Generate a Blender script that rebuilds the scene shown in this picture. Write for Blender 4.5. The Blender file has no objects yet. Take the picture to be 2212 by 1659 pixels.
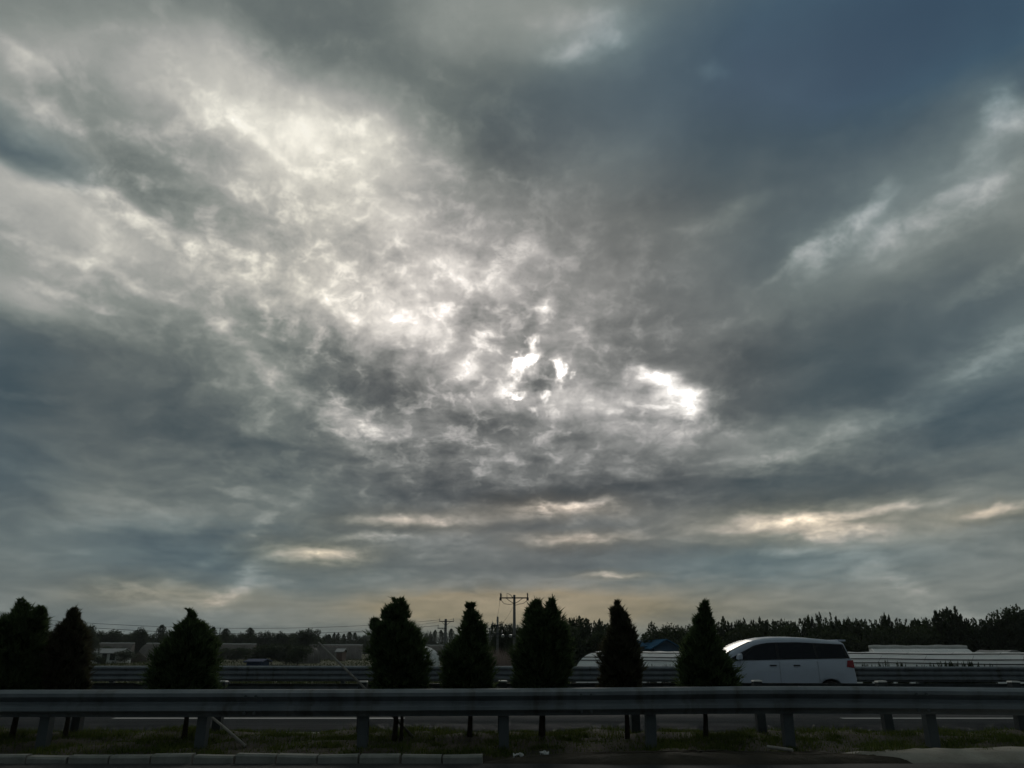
import bpy, bmesh, math, random
import numpy as np
from mathutils import Vector, Matrix

R = math.radians
scene = bpy.context.scene
col = scene.collection
rng = np.random.default_rng(7)
random.seed(7)

# ------------------------------------------------------------------ camera
EYE = 1.2                    # eye height of a car passenger
FOC = 1703.0                 # focal length in units of a 2212 wide picture
PITCH = math.atan((1399.8 - 829.5) / FOC)
cam_d = bpy.data.cameras.new('camera')
cam = bpy.data.objects.new('camera', cam_d)
col.objects.link(cam)
cam.location = (0, 0, EYE)
cam.rotation_euler = (math.pi / 2 + PITCH, 0, 0)
cam_d.sensor_fit = 'HORIZONTAL'
cam_d.angle = 2 * math.atan(1106 / FOC)
cam_d.clip_start = 0.05
cam_d.clip_end = 12000
scene.camera = cam


def ray(u, v):
    a, b = (u - 1106) / FOC, -(v - 829.5) / FOC
    return Vector((a, math.cos(PITCH) - b * math.sin(PITCH), math.sin(PITCH) + b * math.cos(PITCH)))


def at(u, v, Y):
    """the point of the place that lies Y metres away across the road at that sight line"""
    d = ray(u, v)
    t = Y / d.y
    return Vector((d.x * t, Y, EYE + d.z * t))


# ------------------------------------------------------------------ sky
world = bpy.data.worlds.new('World')
scene.world = world
world.use_nodes = True
wt = world.node_tree
wt.nodes.clear()
SUN_DIR = ray(1165, 803).normalized()
SUN_EL = math.asin(SUN_DIR.z)
SUN_AZ = math.atan2(SUN_DIR.x, SUN_DIR.y)


class NG:
    """small helper for building node trees"""
    def __init__(self, tree):
        self.t = tree

    def n(self, kind, **kw):
        nd = self.t.nodes.new(kind)
        for k, val in kw.items():
            setattr(nd, k, val)
        return nd

    def put(self, sock, val):
        if isinstance(val, bpy.types.NodeSocket):
            self.t.links.new(val, sock)
        elif val is not None:
            sock.default_value = val

    def m(self, op, a, b=None, c=None, clamp=False):
        nd = self.n('ShaderNodeMath', operation=op, use_clamp=clamp)
        for i, x in enumerate((a, b, c)):
            if x is not None:
                self.put(nd.inputs[i], x)
        return nd.outputs[0]

    def vm(self, op, a, b=None, c=None, scale=None, out=0):
        nd = self.n('ShaderNodeVectorMath', operation=op)
        for i, x in enumerate((a, b, c)):
            if x is not None:
                self.put(nd.inputs[i], x)
        if scale is not None:
            self.put(nd.inputs['Scale'], scale)
        return nd.outputs[out]

    def noise(self, vec, scale, detail=4, rough=.5, dist=0., color=False, dims='3D'):
        nd = self.n('ShaderNodeTexNoise', noise_dimensions=dims)
        self.put(nd.inputs['Vector'], vec)
        nd.inputs['Scale'].default_value = scale
        nd.inputs['Detail'].default_value = detail
        nd.inputs['Roughness'].default_value = rough
        nd.inputs['Distortion'].default_value = dist
        return nd.outputs['Color' if color else 'Fac']

    def mr(self, x, a, b, c=0., d=1., smooth=False, clamp=True):
        nd = self.n('ShaderNodeMapRange', interpolation_type='SMOOTHSTEP' if smooth else 'LINEAR', clamp=clamp)
        self.put(nd.inputs[0], x)
        for i, val in zip((1, 2, 3, 4), (a, b, c, d)):
            self.put(nd.inputs[i], val)
        return nd.outputs[0]

    def ramp(self, x, stops, interp='LINEAR'):
        nd = self.n('ShaderNodeValToRGB')
        self.put(nd.inputs[0], x)
        cr = nd.color_ramp
        cr.interpolation = interp
        while len(cr.elements) > 1:
            cr.elements.remove(cr.elements[-1])
        for i, (p, c) in enumerate(stops):
            e = cr.elements[0] if i == 0 else cr.elements.new(p)
            e.position = p
            e.color = (*c, 1)
        return nd.outputs[0]

    def mix(self, f, a, b, blend='MIX'):
        nd = self.n('ShaderNodeMix', data_type='RGBA', blend_type=blend)
        self.put(nd.inputs[0], f)
        self.put(nd.inputs[6], a if isinstance(a, bpy.types.NodeSocket) else (*a, 1))
        self.put(nd.inputs[7], b if isinstance(b, bpy.types.NodeSocket) else (*b, 1))
        return nd.outputs[2]


def lin(c):
    return tuple(((x / 255) / 12.92 if x / 255 <= .04045 else ((x / 255 + .055) / 1.055) ** 2.4) for x in c)


W = NG(wt)
dirv = W.n('ShaderNodeTexCoord').outputs['Generated']
dirv = W.vm('NORMALIZE', dirv)
sep = W.n('ShaderNodeSeparateXYZ')
wt.links.new(dirv, sep.inputs[0])
dz = W.m('MAXIMUM', sep.outputs[2], 0.0)
inv = W.m('DIVIDE', 1.0, W.m('ADD', dz, 0.15))
# cloud sheet coordinates: the sheet lies level overhead, so it foreshortens towards the horizon
plane = W.vm('SCALE', W.vm('MULTIPLY', dirv, (1.0, .86, 0.0)), scale=inv)
warp1 = W.vm('SUBTRACT', W.noise(plane, 1.7, 2, .55, color=True, dims='2D'), (.5, .5, .5))
warp2 = W.vm('SUBTRACT', W.noise(plane, 7.0, 3, .62, color=True, dims='2D'), (.5, .5, .5))
lump = W.vm('MULTIPLY', dirv, (1.0, 1.0, 1.7))      # lumps with some height, so they foreshorten less than the sheet
# drift of the cloud features, in directions
dwarp = W.vm('ADD', W.vm('MULTIPLY', warp1, (.085, .03, .05)), W.vm('MULTIPLY', warp2, (.042, .02, .042)))
dwarp = W.vm('SCALE', dwarp, scale=W.mr(dz, .02, .3, .35, 1.0))
dw = W.vm('ADD', dirv, dwarp)
dw_fine = W.vm('ADD', dirv, W.vm('SCALE', W.vm('SUBTRACT', W.noise(lump, 15, 4, .62, color=True), (.5, .5, .5)), scale=W.mr(dz, .03, .3, .017, .040)))


VALS = {}


def shared(x):
    """one Value node for each number that the patches share"""
    x = round(x, 2)
    if x not in VALS:
        nd = W.n('ShaderNodeValue')
        nd.outputs[0].default_value = x
        VALS[x] = nd.outputs[0]
    return VALS[x]


def patches(vec, table):
    """sum of soft elliptical cloud patches, gaps or painted light shafts: (u, v, half width, half height, tilt, amount)"""
    acc = None
    for i, (u, v, su, sv, tilt, amt) in enumerate(table):
        c = ray(u, v).normalized()
        ku = (ray(u + 20, v).normalized() - ray(u - 20, v).normalized()).length / 40
        kv = (ray(u, v + 20).normalized() - ray(u, v - 20).normalized()).length / 40
        east = Vector((c.y, -c.x, 0)).normalized()
        up = east.cross(c).normalized()
        t = R(tilt)
        k = 1.9
        a1 = east * math.cos(t) - up * math.sin(t)
        a2 = east * math.sin(t) + up * math.cos(t)
        if i % 10 == 9:     # later patches wait for the earlier ones, which keeps the shader's stack small
            vec = W.vm('MULTIPLY_ADD', acc, (1e-9, 1e-9, 1e-9), vec)
        gr = W.n('ShaderNodeTexGradient', gradient_type='SPHERICAL')
        tm = gr.texture_mapping
        tm.vector_type = 'TEXTURE'
        tm.translation = c
        tm.rotation = Matrix((a1, a2, a1.cross(a2))).transposed().to_euler()
        tm.scale = (su * ku * k, sv * kv * k, max(su * ku, sv * kv) * k)
        wt.links.new(vec, gr.inputs[0])
        b = W.mr(gr.outputs['Fac'], shared(0), shared(1), shared(0), shared(amt), smooth=True, clamp=False)
        acc = b if acc is None else W.m('ADD', acc, b)
    return acc


BROAD = [
    # bright thin cloud, plus a painted light beam low on the left
    (640, 305, 330, 110, 10, .22), (830, 280, 130, 90, 0, .10), (380, 150, 430, 120, 10, .09), (560, 200, 300, 80, 0, .08),
    (560, 530, 640, 200, 16, .18), (900, 600, 280, 170, 24, .09), (330, 480, 280, 60, 20, .10),
    (770, 690, 200, 60, 8, .16), (1150, 800, 360, 230, 0, .05), (1000, 560, 140, 100, 0, .08), (680, 410, 260, 90, 15, .06),
    (60, 650, 170, 50, 12, .20), (20, 160, 90, 120, 25, .06), (1090, 50, 170, 110, 0, .14), (1250, 70, 120, 90, 0, .08),
    (1980, 470, 330, 80, -20, .05), (560, 820, 180, 80, 35, .07), (40, 420, 200, 50, 10, .10),
    (1000, 930, 500, 50, 0, .05), (150, 560, 240, 70, 12, .10), (200, 360, 200, 40, 25, .06),
    (430, 1110, 300, 50, -14, .06), (1750, 1150, 330, 70, 0, .06), (1080, 1305, 480, 45, 0, .09),
    (1950, 1280, 330, 80, 10, .04), (2180, 250, 110, 100, -35, .06), (2150, 770, 230, 60, -22, .08), (1720, 960, 280, 40, -8, .05),
    # thick dark cloud
    (50, 300, 150, 50, 10, -.24), (310, 425, 150, 60, 25, -.17), (20, 800, 120, 80, 0, -.11),
    (-10, 1000, 140, 120, 0, -.11), (170, 705, 200, 60, 5, -.08), (860, 845, 210, 85, 12, -.18), (760, 790, 90, 40, 20, -.08),
    (1060, 690, 110, 60, 30, -.12), (620, 970, 330, 60, 8, -.09), (1110, 190, 170, 150, 0, -.12),
    (1900, 40, 480, 190, 0, -.25), (2050, 20, 220, 110, 0, -.06), (1680, 330, 420, 220, -15, -.09), (1900, 640, 330, 70, -10, -.04), (2050, 720, 330, 110, -8, -.10),
    (2160, 880, 220, 80, -8, -.12), (1720, 800, 300, 100, -4, -.10), (420, 1200, 280, 50, 0, -.07),
    (1000, 1065, 420, 35, 0, -.07), (1500, 1050, 400, 40, 0, -.08), (680, 50, 260, 60, 5, -.03),
    (250, 220, 220, 90, 28, -.05), (280, 900, 360, 140, 0, -.06), (1620, 1210, 300, 30, 0, -.05),
    (1330, 620, 260, 160, 0, .03), (950, 1230, 330, 50, 0, -.03), (1100, 925, 140, 26, 0, -.08), (1950, 1000, 400, 60, -4, -.06),
    (1480, 680, 220, 80, 0, .01), (1000, 330, 120, 110, 20, -.03), (1200, 450, 300, 130, 0, .05), (1500, 480, 260, 90, -10, .01),
]
SOFT = [    # wisps with blurred edges, and painted light shafts low down
    (1800, 520, 100, 32, -24, .19), (1885, 460, 64, 22, -40, .15), (1940, 500, 70, 22, -20, .11), (1700, 570, 70, 14, -35, .08), (2040, 480, 120, 34, -14, .09), (2130, 400, 70, 26, -18, .15),
    (2195, 240, 40, 50, -35, .18), (2150, 310, 80, 24, -30, .07), (1270, 95, 70, 26, -15, .12), (1250, 40, 90, 26, 0, .06), (1540, 160, 40, 22, 20, .08),
    (2150, 765, 150, 24, -22, .10), (2180, 595, 110, 18, -20, .09), (1760, 955, 230, 14, -8, .07), (1500, 470, 130, 20, -14, .06),
    (290, 1278, 130, 22, 0, .09), (480, 1285, 80, 12, -8, .07), (1900, 1270, 130, 14, 38, .04), (1850, 1142, 80, 22, 4, .20), (480, 1190, 300, 14, -40, .04),
    (20, 840, 160, 10, 0, .05), (560, 1078, 90, 12, 8, .09), (350, 500, 160, 14, 22, .12), (120, 230, 150, 14, 32, .08), (60, 130, 120, 14, 28, .08),
    (420, 560, 170, 12, 20, .10), (260, 600, 170, 12, 16, .09), (560, 300, 120, 12, 28, .08), (420, 260, 140, 12, 30, .06),
    (1050, 1140, 260, 10, 0, -.08), (1300, 1055, 280, 18, -2, -.09), (700, 1095, 260, 12, 2, -.07), (1500, 1180, 220, 14, 0, -.06), (450, 1160, 300, 16, -4, -.06), (1000, 1225, 260, 12, 0, -.05),
    (1900, 1050, 300, 18, -4, -.07), (540, 1250, 130, 24, -38, .09), (1950, 1255, 150, 24, 36, .08), (1700, 870, 220, 26, -6, -.05), (820, 985, 260, 14, 4, -.06), (1200, 945, 160, 12, 0, -.07),  # the steep bright pair are light shafts painted into the sky
    (640, 630, 180, 14, 20, .09), (170, 640, 100, 12, 12, .10), (90, 540, 130, 12, 8, .08), (520, 760, 130, 12, 38, .07),
]
FINE = [
    (640, 290, 170, 40, 8, .09), (780, 300, 70, 45, 0, .08), (880, 640, 80, 44, 30, .11),
    (1030, 585, 70, 34, 30, .10), (960, 560, 70, 44, 20, .06), (700, 890, 120, 26, 28, .22),
    (820, 925, 90, 16, 18, .14), (800, 690, 80, 34, 10, .10), (560, 640, 120, 20, 20, .10),
    (1398, 812, 34, 16, 30, .34), (1462, 856, 62, 30, 28, .46), (1470, 860, 90, 46, 28, .14), (1420, 880, 110, 60, 10, .11), (1290, 870, 110, 40, 0, .08),
    (1050, 720, 26, 40, -20, .18), (1010, 800, 30, 24, 0, .24), (1185, 670, 20, 18, 0, .22), (1150, 530, 36, 24, 0, .10), (1100, 600, 50, 30, 40, .12),
    (1300, 930, 80, 14, 0, .12), (980, 850, 60, 20, 10, .10), (1090, 850, 70, 28, -10, .10), (1230, 850, 60, 30, 0, .09), (940, 720, 60, 24, 0, .10),
    (900, 1122, 110, 13, 0, .24), (800, 1160, 90, 8, 0, .16), (680, 1194, 90, 20, 3, .28), (1190, 1096, 90, 14, -3, .24),
    (1260, 1084, 60, 7, -3, .20), (1240, 1168, 80, 10, 0, .22), (1640, 1130, 90, 18, 0, .24), (1740, 1122, 50, 14, 0, .16), (1840, 1108, 150, 9, -5, .22),
    (1780, 1150, 90, 9, 0, .12), (2160, 1106, 70, 9, -5, .22), (1330, 1242, 50, 5, 0, .18),
    (1400, 1010, 200, 10, -3, .06), (1000, 1000, 150, 10, 0, .08), (1540, 920, 90, 10, -5, .08), (1700, 1190, 60, 7, 0, .08),
]
HOLES = [   # ragged gaps right before the sun
    (1138, 771, 23, 12, -25, .95), (1119, 793, 10, 18, 10, .85), (1207, 803, 11, 21, -5, 1.2), (1147, 735, 10, 13, 30, .60), (1112, 851, 17, 5, 0, .55),
    (1177, 856, 8, 8, 0, .40), (1150, 885, 10, 7, 30, .30), (1236, 812, 10, 5, -20, .5), (1160, 800, 100, 80, 0, .08),
    (1166, 808, 24, 26, 0, -.22), (1165, 836, 22, 12, 0, -.12),
]
BLUE = [(1850, 20, 560, 210, 0, 1.0), (1950, 30, 300, 140, 0, .9), (50, 300, 150, 50, 10, .25), (-30, 800, 130, 90, 0, .22),
        (-40, 1010, 170, 120, 0, .22), (2150, 730, 420, 140, -8, .22), (2190, 900, 260, 90, 0, .20), (420, 1200, 300, 60, 0, .30),
        (1650, 1215, 300, 40, 0, .30), (1950, 330, 460, 180, -20, .26)]
WARM = [(680, 1195, 130, 36, 0, .7), (290, 1278, 150, 36, 0, .5), (1150, 1318, 400, 44, 0, 1.0), (1080, 1308, 240, 26, 0, 1.0), (900, 1125, 180, 26, 0, .4),
        (1200, 1094, 150, 26, 0, .5), (1240, 1168, 120, 20, 0, .5), (1740, 1125, 290, 50, 0, .5), (2160, 1108, 120, 20, 0, .4),
        (1330, 1242, 80, 10, 0, .5), (500, 1290, 120, 22, 0, .4), (900, 650, 520, 300, 0, .12), (1700, 1300, 500, 60, 0, .12)]
TEXT = [(820, 600, 520, 330, 25, .8), (1130, 800, 420, 200, 0, .45), (1200, 1050, 800, 140, 0, .35), (300, 480, 420, 240, 20, .15)]

broad = patches(dw, BROAD)
fine = patches(dw_fine, FINE)
soft = patches(W.vm('ADD', dw_fine, W.vm('SCALE', dwarp, scale=.6)), SOFT)
dw_edge = W.vm('ADD', dirv, W.vm('SCALE', W.vm('SUBTRACT', W.noise(dirv, 34, 3, .68, color=True), (.5, .5, .5)), scale=.040))
holes = patches(dw_edge, HOLES)
blue = W.m('MINIMUM', patches(dw, BLUE), 1.0)
warm = W.m('MINIMUM', patches(dw_fine, WARM), 1.0)
texa = W.m('MINIMUM', patches(dirv, TEXT), 1.0)

wplane = W.vm('ADD', plane, W.vm('SCALE', warp1, scale=.35))
n_big = W.m('SUBTRACT', W.noise(wplane, 1.5, 3, .5, dims='2D'), .5)
n_mid = W.m('SUBTRACT', W.noise(wplane, 6.0, 5, .56, dims='2D'), .5)
n_raw = W.m('SUBTRACT', W.noise(W.vm('ADD', W.vm('MULTIPLY', dirv, (1.0, 1.0, 1.25)), W.vm('SCALE', warp2, scale=.03)), 30, 5, .58), .5)
n_small = W.m('MULTIPLY_ADD', n_raw, .60, W.m('MULTIPLY', W.m('MAXIMUM', W.m('SUBTRACT', n_raw, .03), 0.0), .95))     # soft dark puffs, thin bright gaps between them
lowfade = W.mr(dz, .015, .14, .35, 1.0)
tx = W.m('MULTIPLY', W.m('MULTIPLY_ADD', texa, .78, .22), lowfade)
sunward = W.mr(W.vm('DOT_PRODUCT', dirv, tuple(SUN_DIR), out=1), -.5, .75, .33, .45)   # thick cloud is dimmer away from the sun
val = W.m('MULTIPLY_ADD', n_big, .18, sunward)
val = W.m('MULTIPLY_ADD', W.m('MULTIPLY', n_mid, .40), tx, val)
val = W.m('MULTIPLY_ADD', W.m('MULTIPLY', n_small, .95), W.m('MULTIPLY', tx, W.m('MULTIPLY_ADD', texa, .7, .3)), val)
fine_tx = W.m('MULTIPLY', fine, W.m('MULTIPLY_ADD', W.m('MULTIPLY', n_small, W.mr(dz, .06, .3, 1.2, 2.2)), 1.0, W.m('MULTIPLY_ADD', n_mid, 1.6, 1.0)))
val = W.m('MULTIPLY_ADD', soft, W.m('MULTIPLY_ADD', n_mid, 1.4, W.m('MULTIPLY_ADD', n_raw, 2.6, 1.0)), val)
val = W.m('ADD', W.m('ADD', W.m('ADD', val, broad), fine_tx), holes)
ccol = W.ramp(W.m('DIVIDE', val, 1.2), [
    (.10 / 1.2, lin((50, 65, 74))), (.25 / 1.2, lin((68, 80, 85))), (.35 / 1.2, lin((87, 96, 98))), (.45 / 1.2, lin((108, 116, 114))),
    (.55 / 1.2, lin((135, 141, 137))), (.65 / 1.2, lin((164, 165, 161))), (.75 / 1.2, lin((190, 189, 182))), (.85 / 1.2, lin((216, 214, 204))),
    (.96 / 1.2, lin((244, 241, 229))), (1.0, lin((255, 255, 250)))])
near_sun = W.mr(W.vm('DOT_PRODUCT', dirv, tuple(SUN_DIR), out=1), .94, .995, 0., .55, smooth=True)
grey = W.vm('DOT_PRODUCT', ccol, (.30, .55, .15), out=1)
ccol = W.mix(near_sun, ccol, W.vm('MULTIPLY', grey, (1.02, .985, 1.0)))      # forward-lit cloud loses its blue
ccol = W.mix(W.m('MULTIPLY', blue, .85), ccol, W.mix(1.0, ccol, (.46, .94, 1.28), 'MULTIPLY'))
ccol = W.mix(W.m('MULTIPLY', warm, .9), ccol, W.mix(1.0, ccol, (1.33, 1.03, .73), 'MULTIPLY'))
boost = W.m('MULTIPLY_ADD', W.m('MINIMUM', W.m('MAXIMUM', W.m('SUBTRACT', val, 1.0), 0.0), .6), 3.0, 1.0)
ccol = W.vm('SCALE', ccol, scale=boost)
# the clear blue that shows through where the sheet is thinnest
sky = W.n('ShaderNodeTexSky', sky_type='NISHITA')
sky.sun_disc = False
sky.sun_elevation = SUN_EL
sky.sun_rotation = SUN_AZ
sky.air_density = 1.0
sky.dust_density = 1.0
clear = W.vm('SCALE', sky.outputs[0], scale=.05)   # strength .05
gap = W.m('MULTIPLY', W.m('MULTIPLY', blue, W.mr(dz, .25, .6)), .25)
skyc = W.mix(gap, ccol, clear)
bg = W.n('ShaderNodeBackground')
wt.links.new(skyc, bg.inputs[0])
bg.inputs[1].default_value = 1.0
wo = W.n('ShaderNodeOutputWorld')
wt.links.new(bg.outputs[0], wo.inputs[0])
world.cycles.sampling_method = 'NONE'     # an even overcast: found well enough by the bounces themselves

# the veiled sun
sun_d = bpy.data.lights.new('sun', 'SUN')
sun = bpy.data.objects.new('sun', sun_d)
col.objects.link(sun)
sun_d.energy = 0.5
sun_d.angle = R(18)
sun_d.color = (1, .94, .84)
sun.rotation_euler = (-SUN_DIR).to_track_quat('-Z', 'Y').to_euler()
sun.location = (0, 60, 60)

vs = scene.view_settings
vs.view_transform = 'Standard'
vs.look = 'None'
vs.exposure = 0
vs.gamma = 1
vs.use_curve_mapping = False
scene.cycles.use_denoising = True
scene.cycles.max_bounces = 4
scene.cycles.diffuse_bounces = 2
scene.cycles.use_adaptive_sampling = True
scene.cycles.adaptive_threshold = .015
scene.cycles.adaptive_min_samples = 6
scene.cycles.transparent_max_bounces = 12

# ------------------------------------------------------------------ materials
MATS = {}


def mat(name, base, var=None, scale=6., rough=.8, metal=0., bump=0., bscale=30., spec=.4, coat=0., trans=0.):
    if name in MATS:
        return MATS[name]
    m = bpy.data.materials.new(name)
    m.use_nodes = True
    t = m.node_tree
    g = NG(t)
    b = t.nodes['Principled BSDF']
    tc = g.n('ShaderNodeTexCoord').outputs['Object']
    if var:
        n = g.noise(tc, scale, 6, .6)
        c = g.ramp(n, [(.3, base), (.68, var)])
        t.links.new(c, b.inputs['Base Color'])
    else:
        b.inputs['Base Color'].default_value = (*base, 1)
    b.inputs['Roughness'].default_value = rough
    b.inputs['Metallic'].default_value = metal
    b.inputs['Specular IOR Level'].default_value = spec
    b.inputs['Coat Weight'].default_value = coat
    if trans:
        b.inputs['Transmission Weight'].default_value = trans
    if bump:
        bn = g.n('ShaderNodeBump')
        bn.inputs['Strength'].default_value = bump
        bn.inputs['Distance'].default_value = .02
        t.links.new(g.noise(tc, bscale, 6, .6), bn.inputs['Height'])
        t.links.new(bn.outputs[0], b.inputs['Normal'])
    MATS[name] = m
    return m


def leafmat(name, base, var):
    if name in MATS:
        return MATS[name]
    m = bpy.data.materials.new(name)
    m.use_nodes = True
    t = m.node_tree
    g = NG(t)
    b = t.nodes['Principled BSDF']
    geo = g.n('ShaderNodeNewGeometry')
    c = g.mix(geo.outputs['Random Per Island'], base, var)
    t.links.new(c, b.inputs['Base Color'])
    b.inputs['Roughness'].default_value = .8
    b.inputs['Specular IOR Level'].default_value = .15
    tr = g.n('ShaderNodeBsdfTranslucent')
    t.links.new(c, tr.inputs[0])
    mx = g.n('ShaderNodeMixShader')
    mx.inputs[0].default_value = .4
    t.links.new(b.outputs[0], mx.inputs[1])
    t.links.new(tr.outputs[0], mx.inputs[2])
    t.links.new(mx.outputs[0], [q for q in t.nodes if q.type == 'OUTPUT_MATERIAL'][0].inputs[0])
    MATS[name] = m
    return m


M_ASPH = mat('asphalt', (.045, .045, .047), (.07, .068, .068), 1.3, .85, bump=.4, bscale=90)
M_ASPH2 = mat('dark_asphalt', (.022, .022, .023), (.034, .033, .033), 1.3, .9, bump=.4, bscale=90)
t_ = M_ASPH.node_tree
g_ = NG(t_)
p_ = t_.nodes['Principled BSDF']
co_ = g_.n('ShaderNodeTexCoord').outputs['Object']
tk_ = g_.noise(g_.vm('MULTIPLY', co_, (.06, 1.6, 0)), 1.0, 4, .55)
old_ = p_.inputs['Base Color'].links[0].from_socket
t_.links.new(g_.mix(g_.mr(tk_, .35, .65), old_, g_.mix(1.0, old_, (.62, .62, .64), 'MULTIPLY')), p_.inputs['Base Color'])
M_SOIL = mat('soil', (.030, .026, .017), (.060, .048, .032), 3.5, .95, bump=.8, bscale=18)
M_FIELD = mat('field', (.042, .052, .020), (.080, .085, .038), .06, .95, spec=.1)
M_SAND = mat('pale_sand', (.42, .39, .33), (.28, .255, .21), 3.0, .95, bump=.5, bscale=25)
M_CONC = mat('concrete', (.30, .30, .27), (.19, .195, .17), 5, .9, bump=.4, bscale=40)
M_PAINT = mat('road_paint', (.80, .79, .76), (.66, .65, .62), 7, .7)
M_PAINTY = mat('road_paint_yellowish', (.72, .69, .56), (.38, .36, .30), 5, .7)
M_GALV = mat('galvanised_steel', (.22, .245, .26), (.15, .17, .185), 2.5, .55, metal=.25, bump=.05, bscale=60)
t_ = M_GALV.node_tree
g_ = NG(t_)
p_ = t_.nodes['Principled BSDF']
co_ = g_.n('ShaderNodeTexCoord').outputs['Object']
st_ = g_.noise(g_.vm('MULTIPLY', co_, (1.0, .3, .12)), 5.5, 6, .65)
dirt_ = g_.m('MULTIPLY', g_.mr(st_, .48, .70), g_.mr(g_.noise(co_, 1.1, 3, .6), .35, .65))
old_ = p_.inputs['Base Color'].links[0].from_socket
t_.links.new(g_.mix(dirt_, old_, (.075, .065, .052)), p_.inputs['Base Color'])
M_POST = mat('galvanised_post', (.10, .115, .12), (.065, .078, .082), 4, .6, metal=.2)
M_POSTD = mat('shaded_post', (.055, .062, .065), (.035, .04, .042), 4, .7)  # darker post steel: the back row's shaded side put into the colour
M_CAP = mat('post_cap_white', (.62, .62, .58), (.45, .45, .42), 9, .6)
M_CON = leafmat('juniper_foliage', (.050, .078, .036), (.105, .145, .060))
M_CONR = leafmat('juniper_foliage_brownish', (.065, .055, .040), (.095, .100, .055))
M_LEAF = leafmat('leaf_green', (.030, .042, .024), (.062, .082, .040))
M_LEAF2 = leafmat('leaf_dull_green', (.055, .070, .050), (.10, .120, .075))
M_GRASS = leafmat('grass_blade', (.050, .080, .018), (.120, .140, .036))
M_CROP = leafmat('dull_crop', (.045, .055, .022), (.075, .085, .035))
M_DRY = leafmat('dry_stalk', (.16, .125, .11), (.24, .20, .18))
M_BARK = mat('bark', (.05, .038, .026), (.028, .022, .016), 14, .95, bump=.6)
M_STAKE = mat('weathered_wood', (.38, .36, .32), (.26, .24, .21), 10, .85)
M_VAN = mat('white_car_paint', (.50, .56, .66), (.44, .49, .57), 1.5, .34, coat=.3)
M_GLASS = mat('dark_tinted_glass', (.006, .008, .012), None, rough=.08, spec=.28)
M_SHIELD = mat('windscreen_glass', (.055, .06, .065), None, rough=.22, spec=.12)
M_SEAM = mat('grey_seam', (.22, .23, .25), None, rough=.8)
M_BLACK = mat('black_plastic', (.014, .014, .015), None, rough=.6)
M_TYRE = mat('tyre_rubber', (.018, .018, .018), None, rough=.85)
M_RIM = mat('alloy_rim', (.45, .45, .46), None, rough=.35, metal=.8)
M_RED = mat('red_lens', (.24, .012, .018), None, rough=.18)
M_CLEAR = mat('headlamp_lens', (.5, .5, .52), None, rough=.1)
M_PLATE = mat('plate_blue', (.04, .10, .35), None, rough=.4)
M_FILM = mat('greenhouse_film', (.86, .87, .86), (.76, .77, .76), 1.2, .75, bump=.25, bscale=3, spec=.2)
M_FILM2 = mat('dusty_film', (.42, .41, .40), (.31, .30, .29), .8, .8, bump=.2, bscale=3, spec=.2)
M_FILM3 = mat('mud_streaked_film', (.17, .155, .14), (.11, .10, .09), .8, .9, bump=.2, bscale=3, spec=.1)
for m_, f_ in ((M_FILM, .15), (M_FILM2, .2)):       # milky film lets light through
    t_ = m_.node_tree
    p_ = t_.nodes['Principled BSDF']
    g_ = NG(t_)
    tr_ = g_.n('ShaderNodeBsdfTranslucent')
    tr_.inputs[0].default_value = (.80, .81, .80, 1)
    mx_ = g_.n('ShaderNodeMixShader')
    mx_.inputs[0].default_value = f_
    t_.links.new(p_.outputs[0], mx_.inputs[1])
    t_.links.new(tr_.outputs[0], mx_.inputs[2])
    t_.links.new(mx_.outputs[0], [q for q in t_.nodes if q.type == 'OUTPUT_MATERIAL'][0].inputs[0])
M_QUILT = mat('rolled_quilt', (.60, .59, .56), (.45, .44, .41), 2, .9, bump=.5)
M_STRAP = mat('black_strap', (.012, .012, .012), None, rough=.7)
M_TUBE = mat('steel_tube', (.3, .3, .3), None, rough=.5, metal=.4)
M_WHITEWALL = mat('whitewashed_wall', (.80, .80, .76), (.64, .64, .60), 1.2, .9)
M_ROOFG = mat('grey_roof_sheet', (.34, .35, .35), (.24, .25, .25), 2, .7)
M_BLUEROOF = mat('blue_roof_sheet', (.05, .13, .22), (.035, .09, .16), 1, 1.0, spec=.0)
M_BLUEWALL = mat('blue_wall_sheet', (.05, .10, .17), (.04, .08, .13), 1, .6)
M_TARP = mat('blue_tarp', (.035, .06, .13), (.025, .045, .10), 2, .8, spec=.1)
M_DARK = mat('dark_opening', (.015, .016, .016), None, rough=.7)
M_PCON = mat('pole_concrete', (.20, .20, .19), (.14, .14, .135), 2, .9)
M_IRON = mat('dark_iron', (.04, .042, .045), None, rough=.6, metal=.3)
M_PORC = mat('porcelain', (.36, .36, .34), None, rough=.3)
M_WIRE = mat('wire', (.03, .03, .03), None, rough=.6)
M_LITTER = mat('white_plastic', (.62, .62, .60), None, rough=.6)


# ------------------------------------------------------------------ helpers
def link(o, parent=None):
    col.objects.link(o)
    if parent is not None:
        o.parent = parent
    return o


def mesh_obj(name, V, F, m, parent=None, smooth=False):
    me = bpy.data.meshes.new(name)
    me.from_pydata([tuple(map(float, v)) for v in V], [], [tuple(map(int, f)) for f in F])
    me.materials.append(m)
    if smooth:
        me.polygons.foreach_set('use_smooth', [True] * len(me.polygons))
    me.update()
    return link(bpy.data.objects.new(name, me), parent)


def tri_obj(name, V, m, parent=None, per=3):
    """many separate triangles (or quads), fast"""
    V = np.asarray(V, dtype=np.float32).reshape(-1, 3)
    n = len(V) // per
    me = bpy.data.meshes.new(name)
    me.vertices.add(len(V))
    me.vertices.foreach_set('co', V.ravel())
    me.loops.add(n * per)
    me.loops.foreach_set('vertex_index', np.arange(n * per, dtype=np.int32))
    me.polygons.add(n)
    me.polygons.foreach_set('loop_start', np.arange(n, dtype=np.int32) * per)
    me.materials.append(m)
    me.update(calc_edges=True)
    return link(bpy.data.objects.new(name, me), parent)


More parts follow.
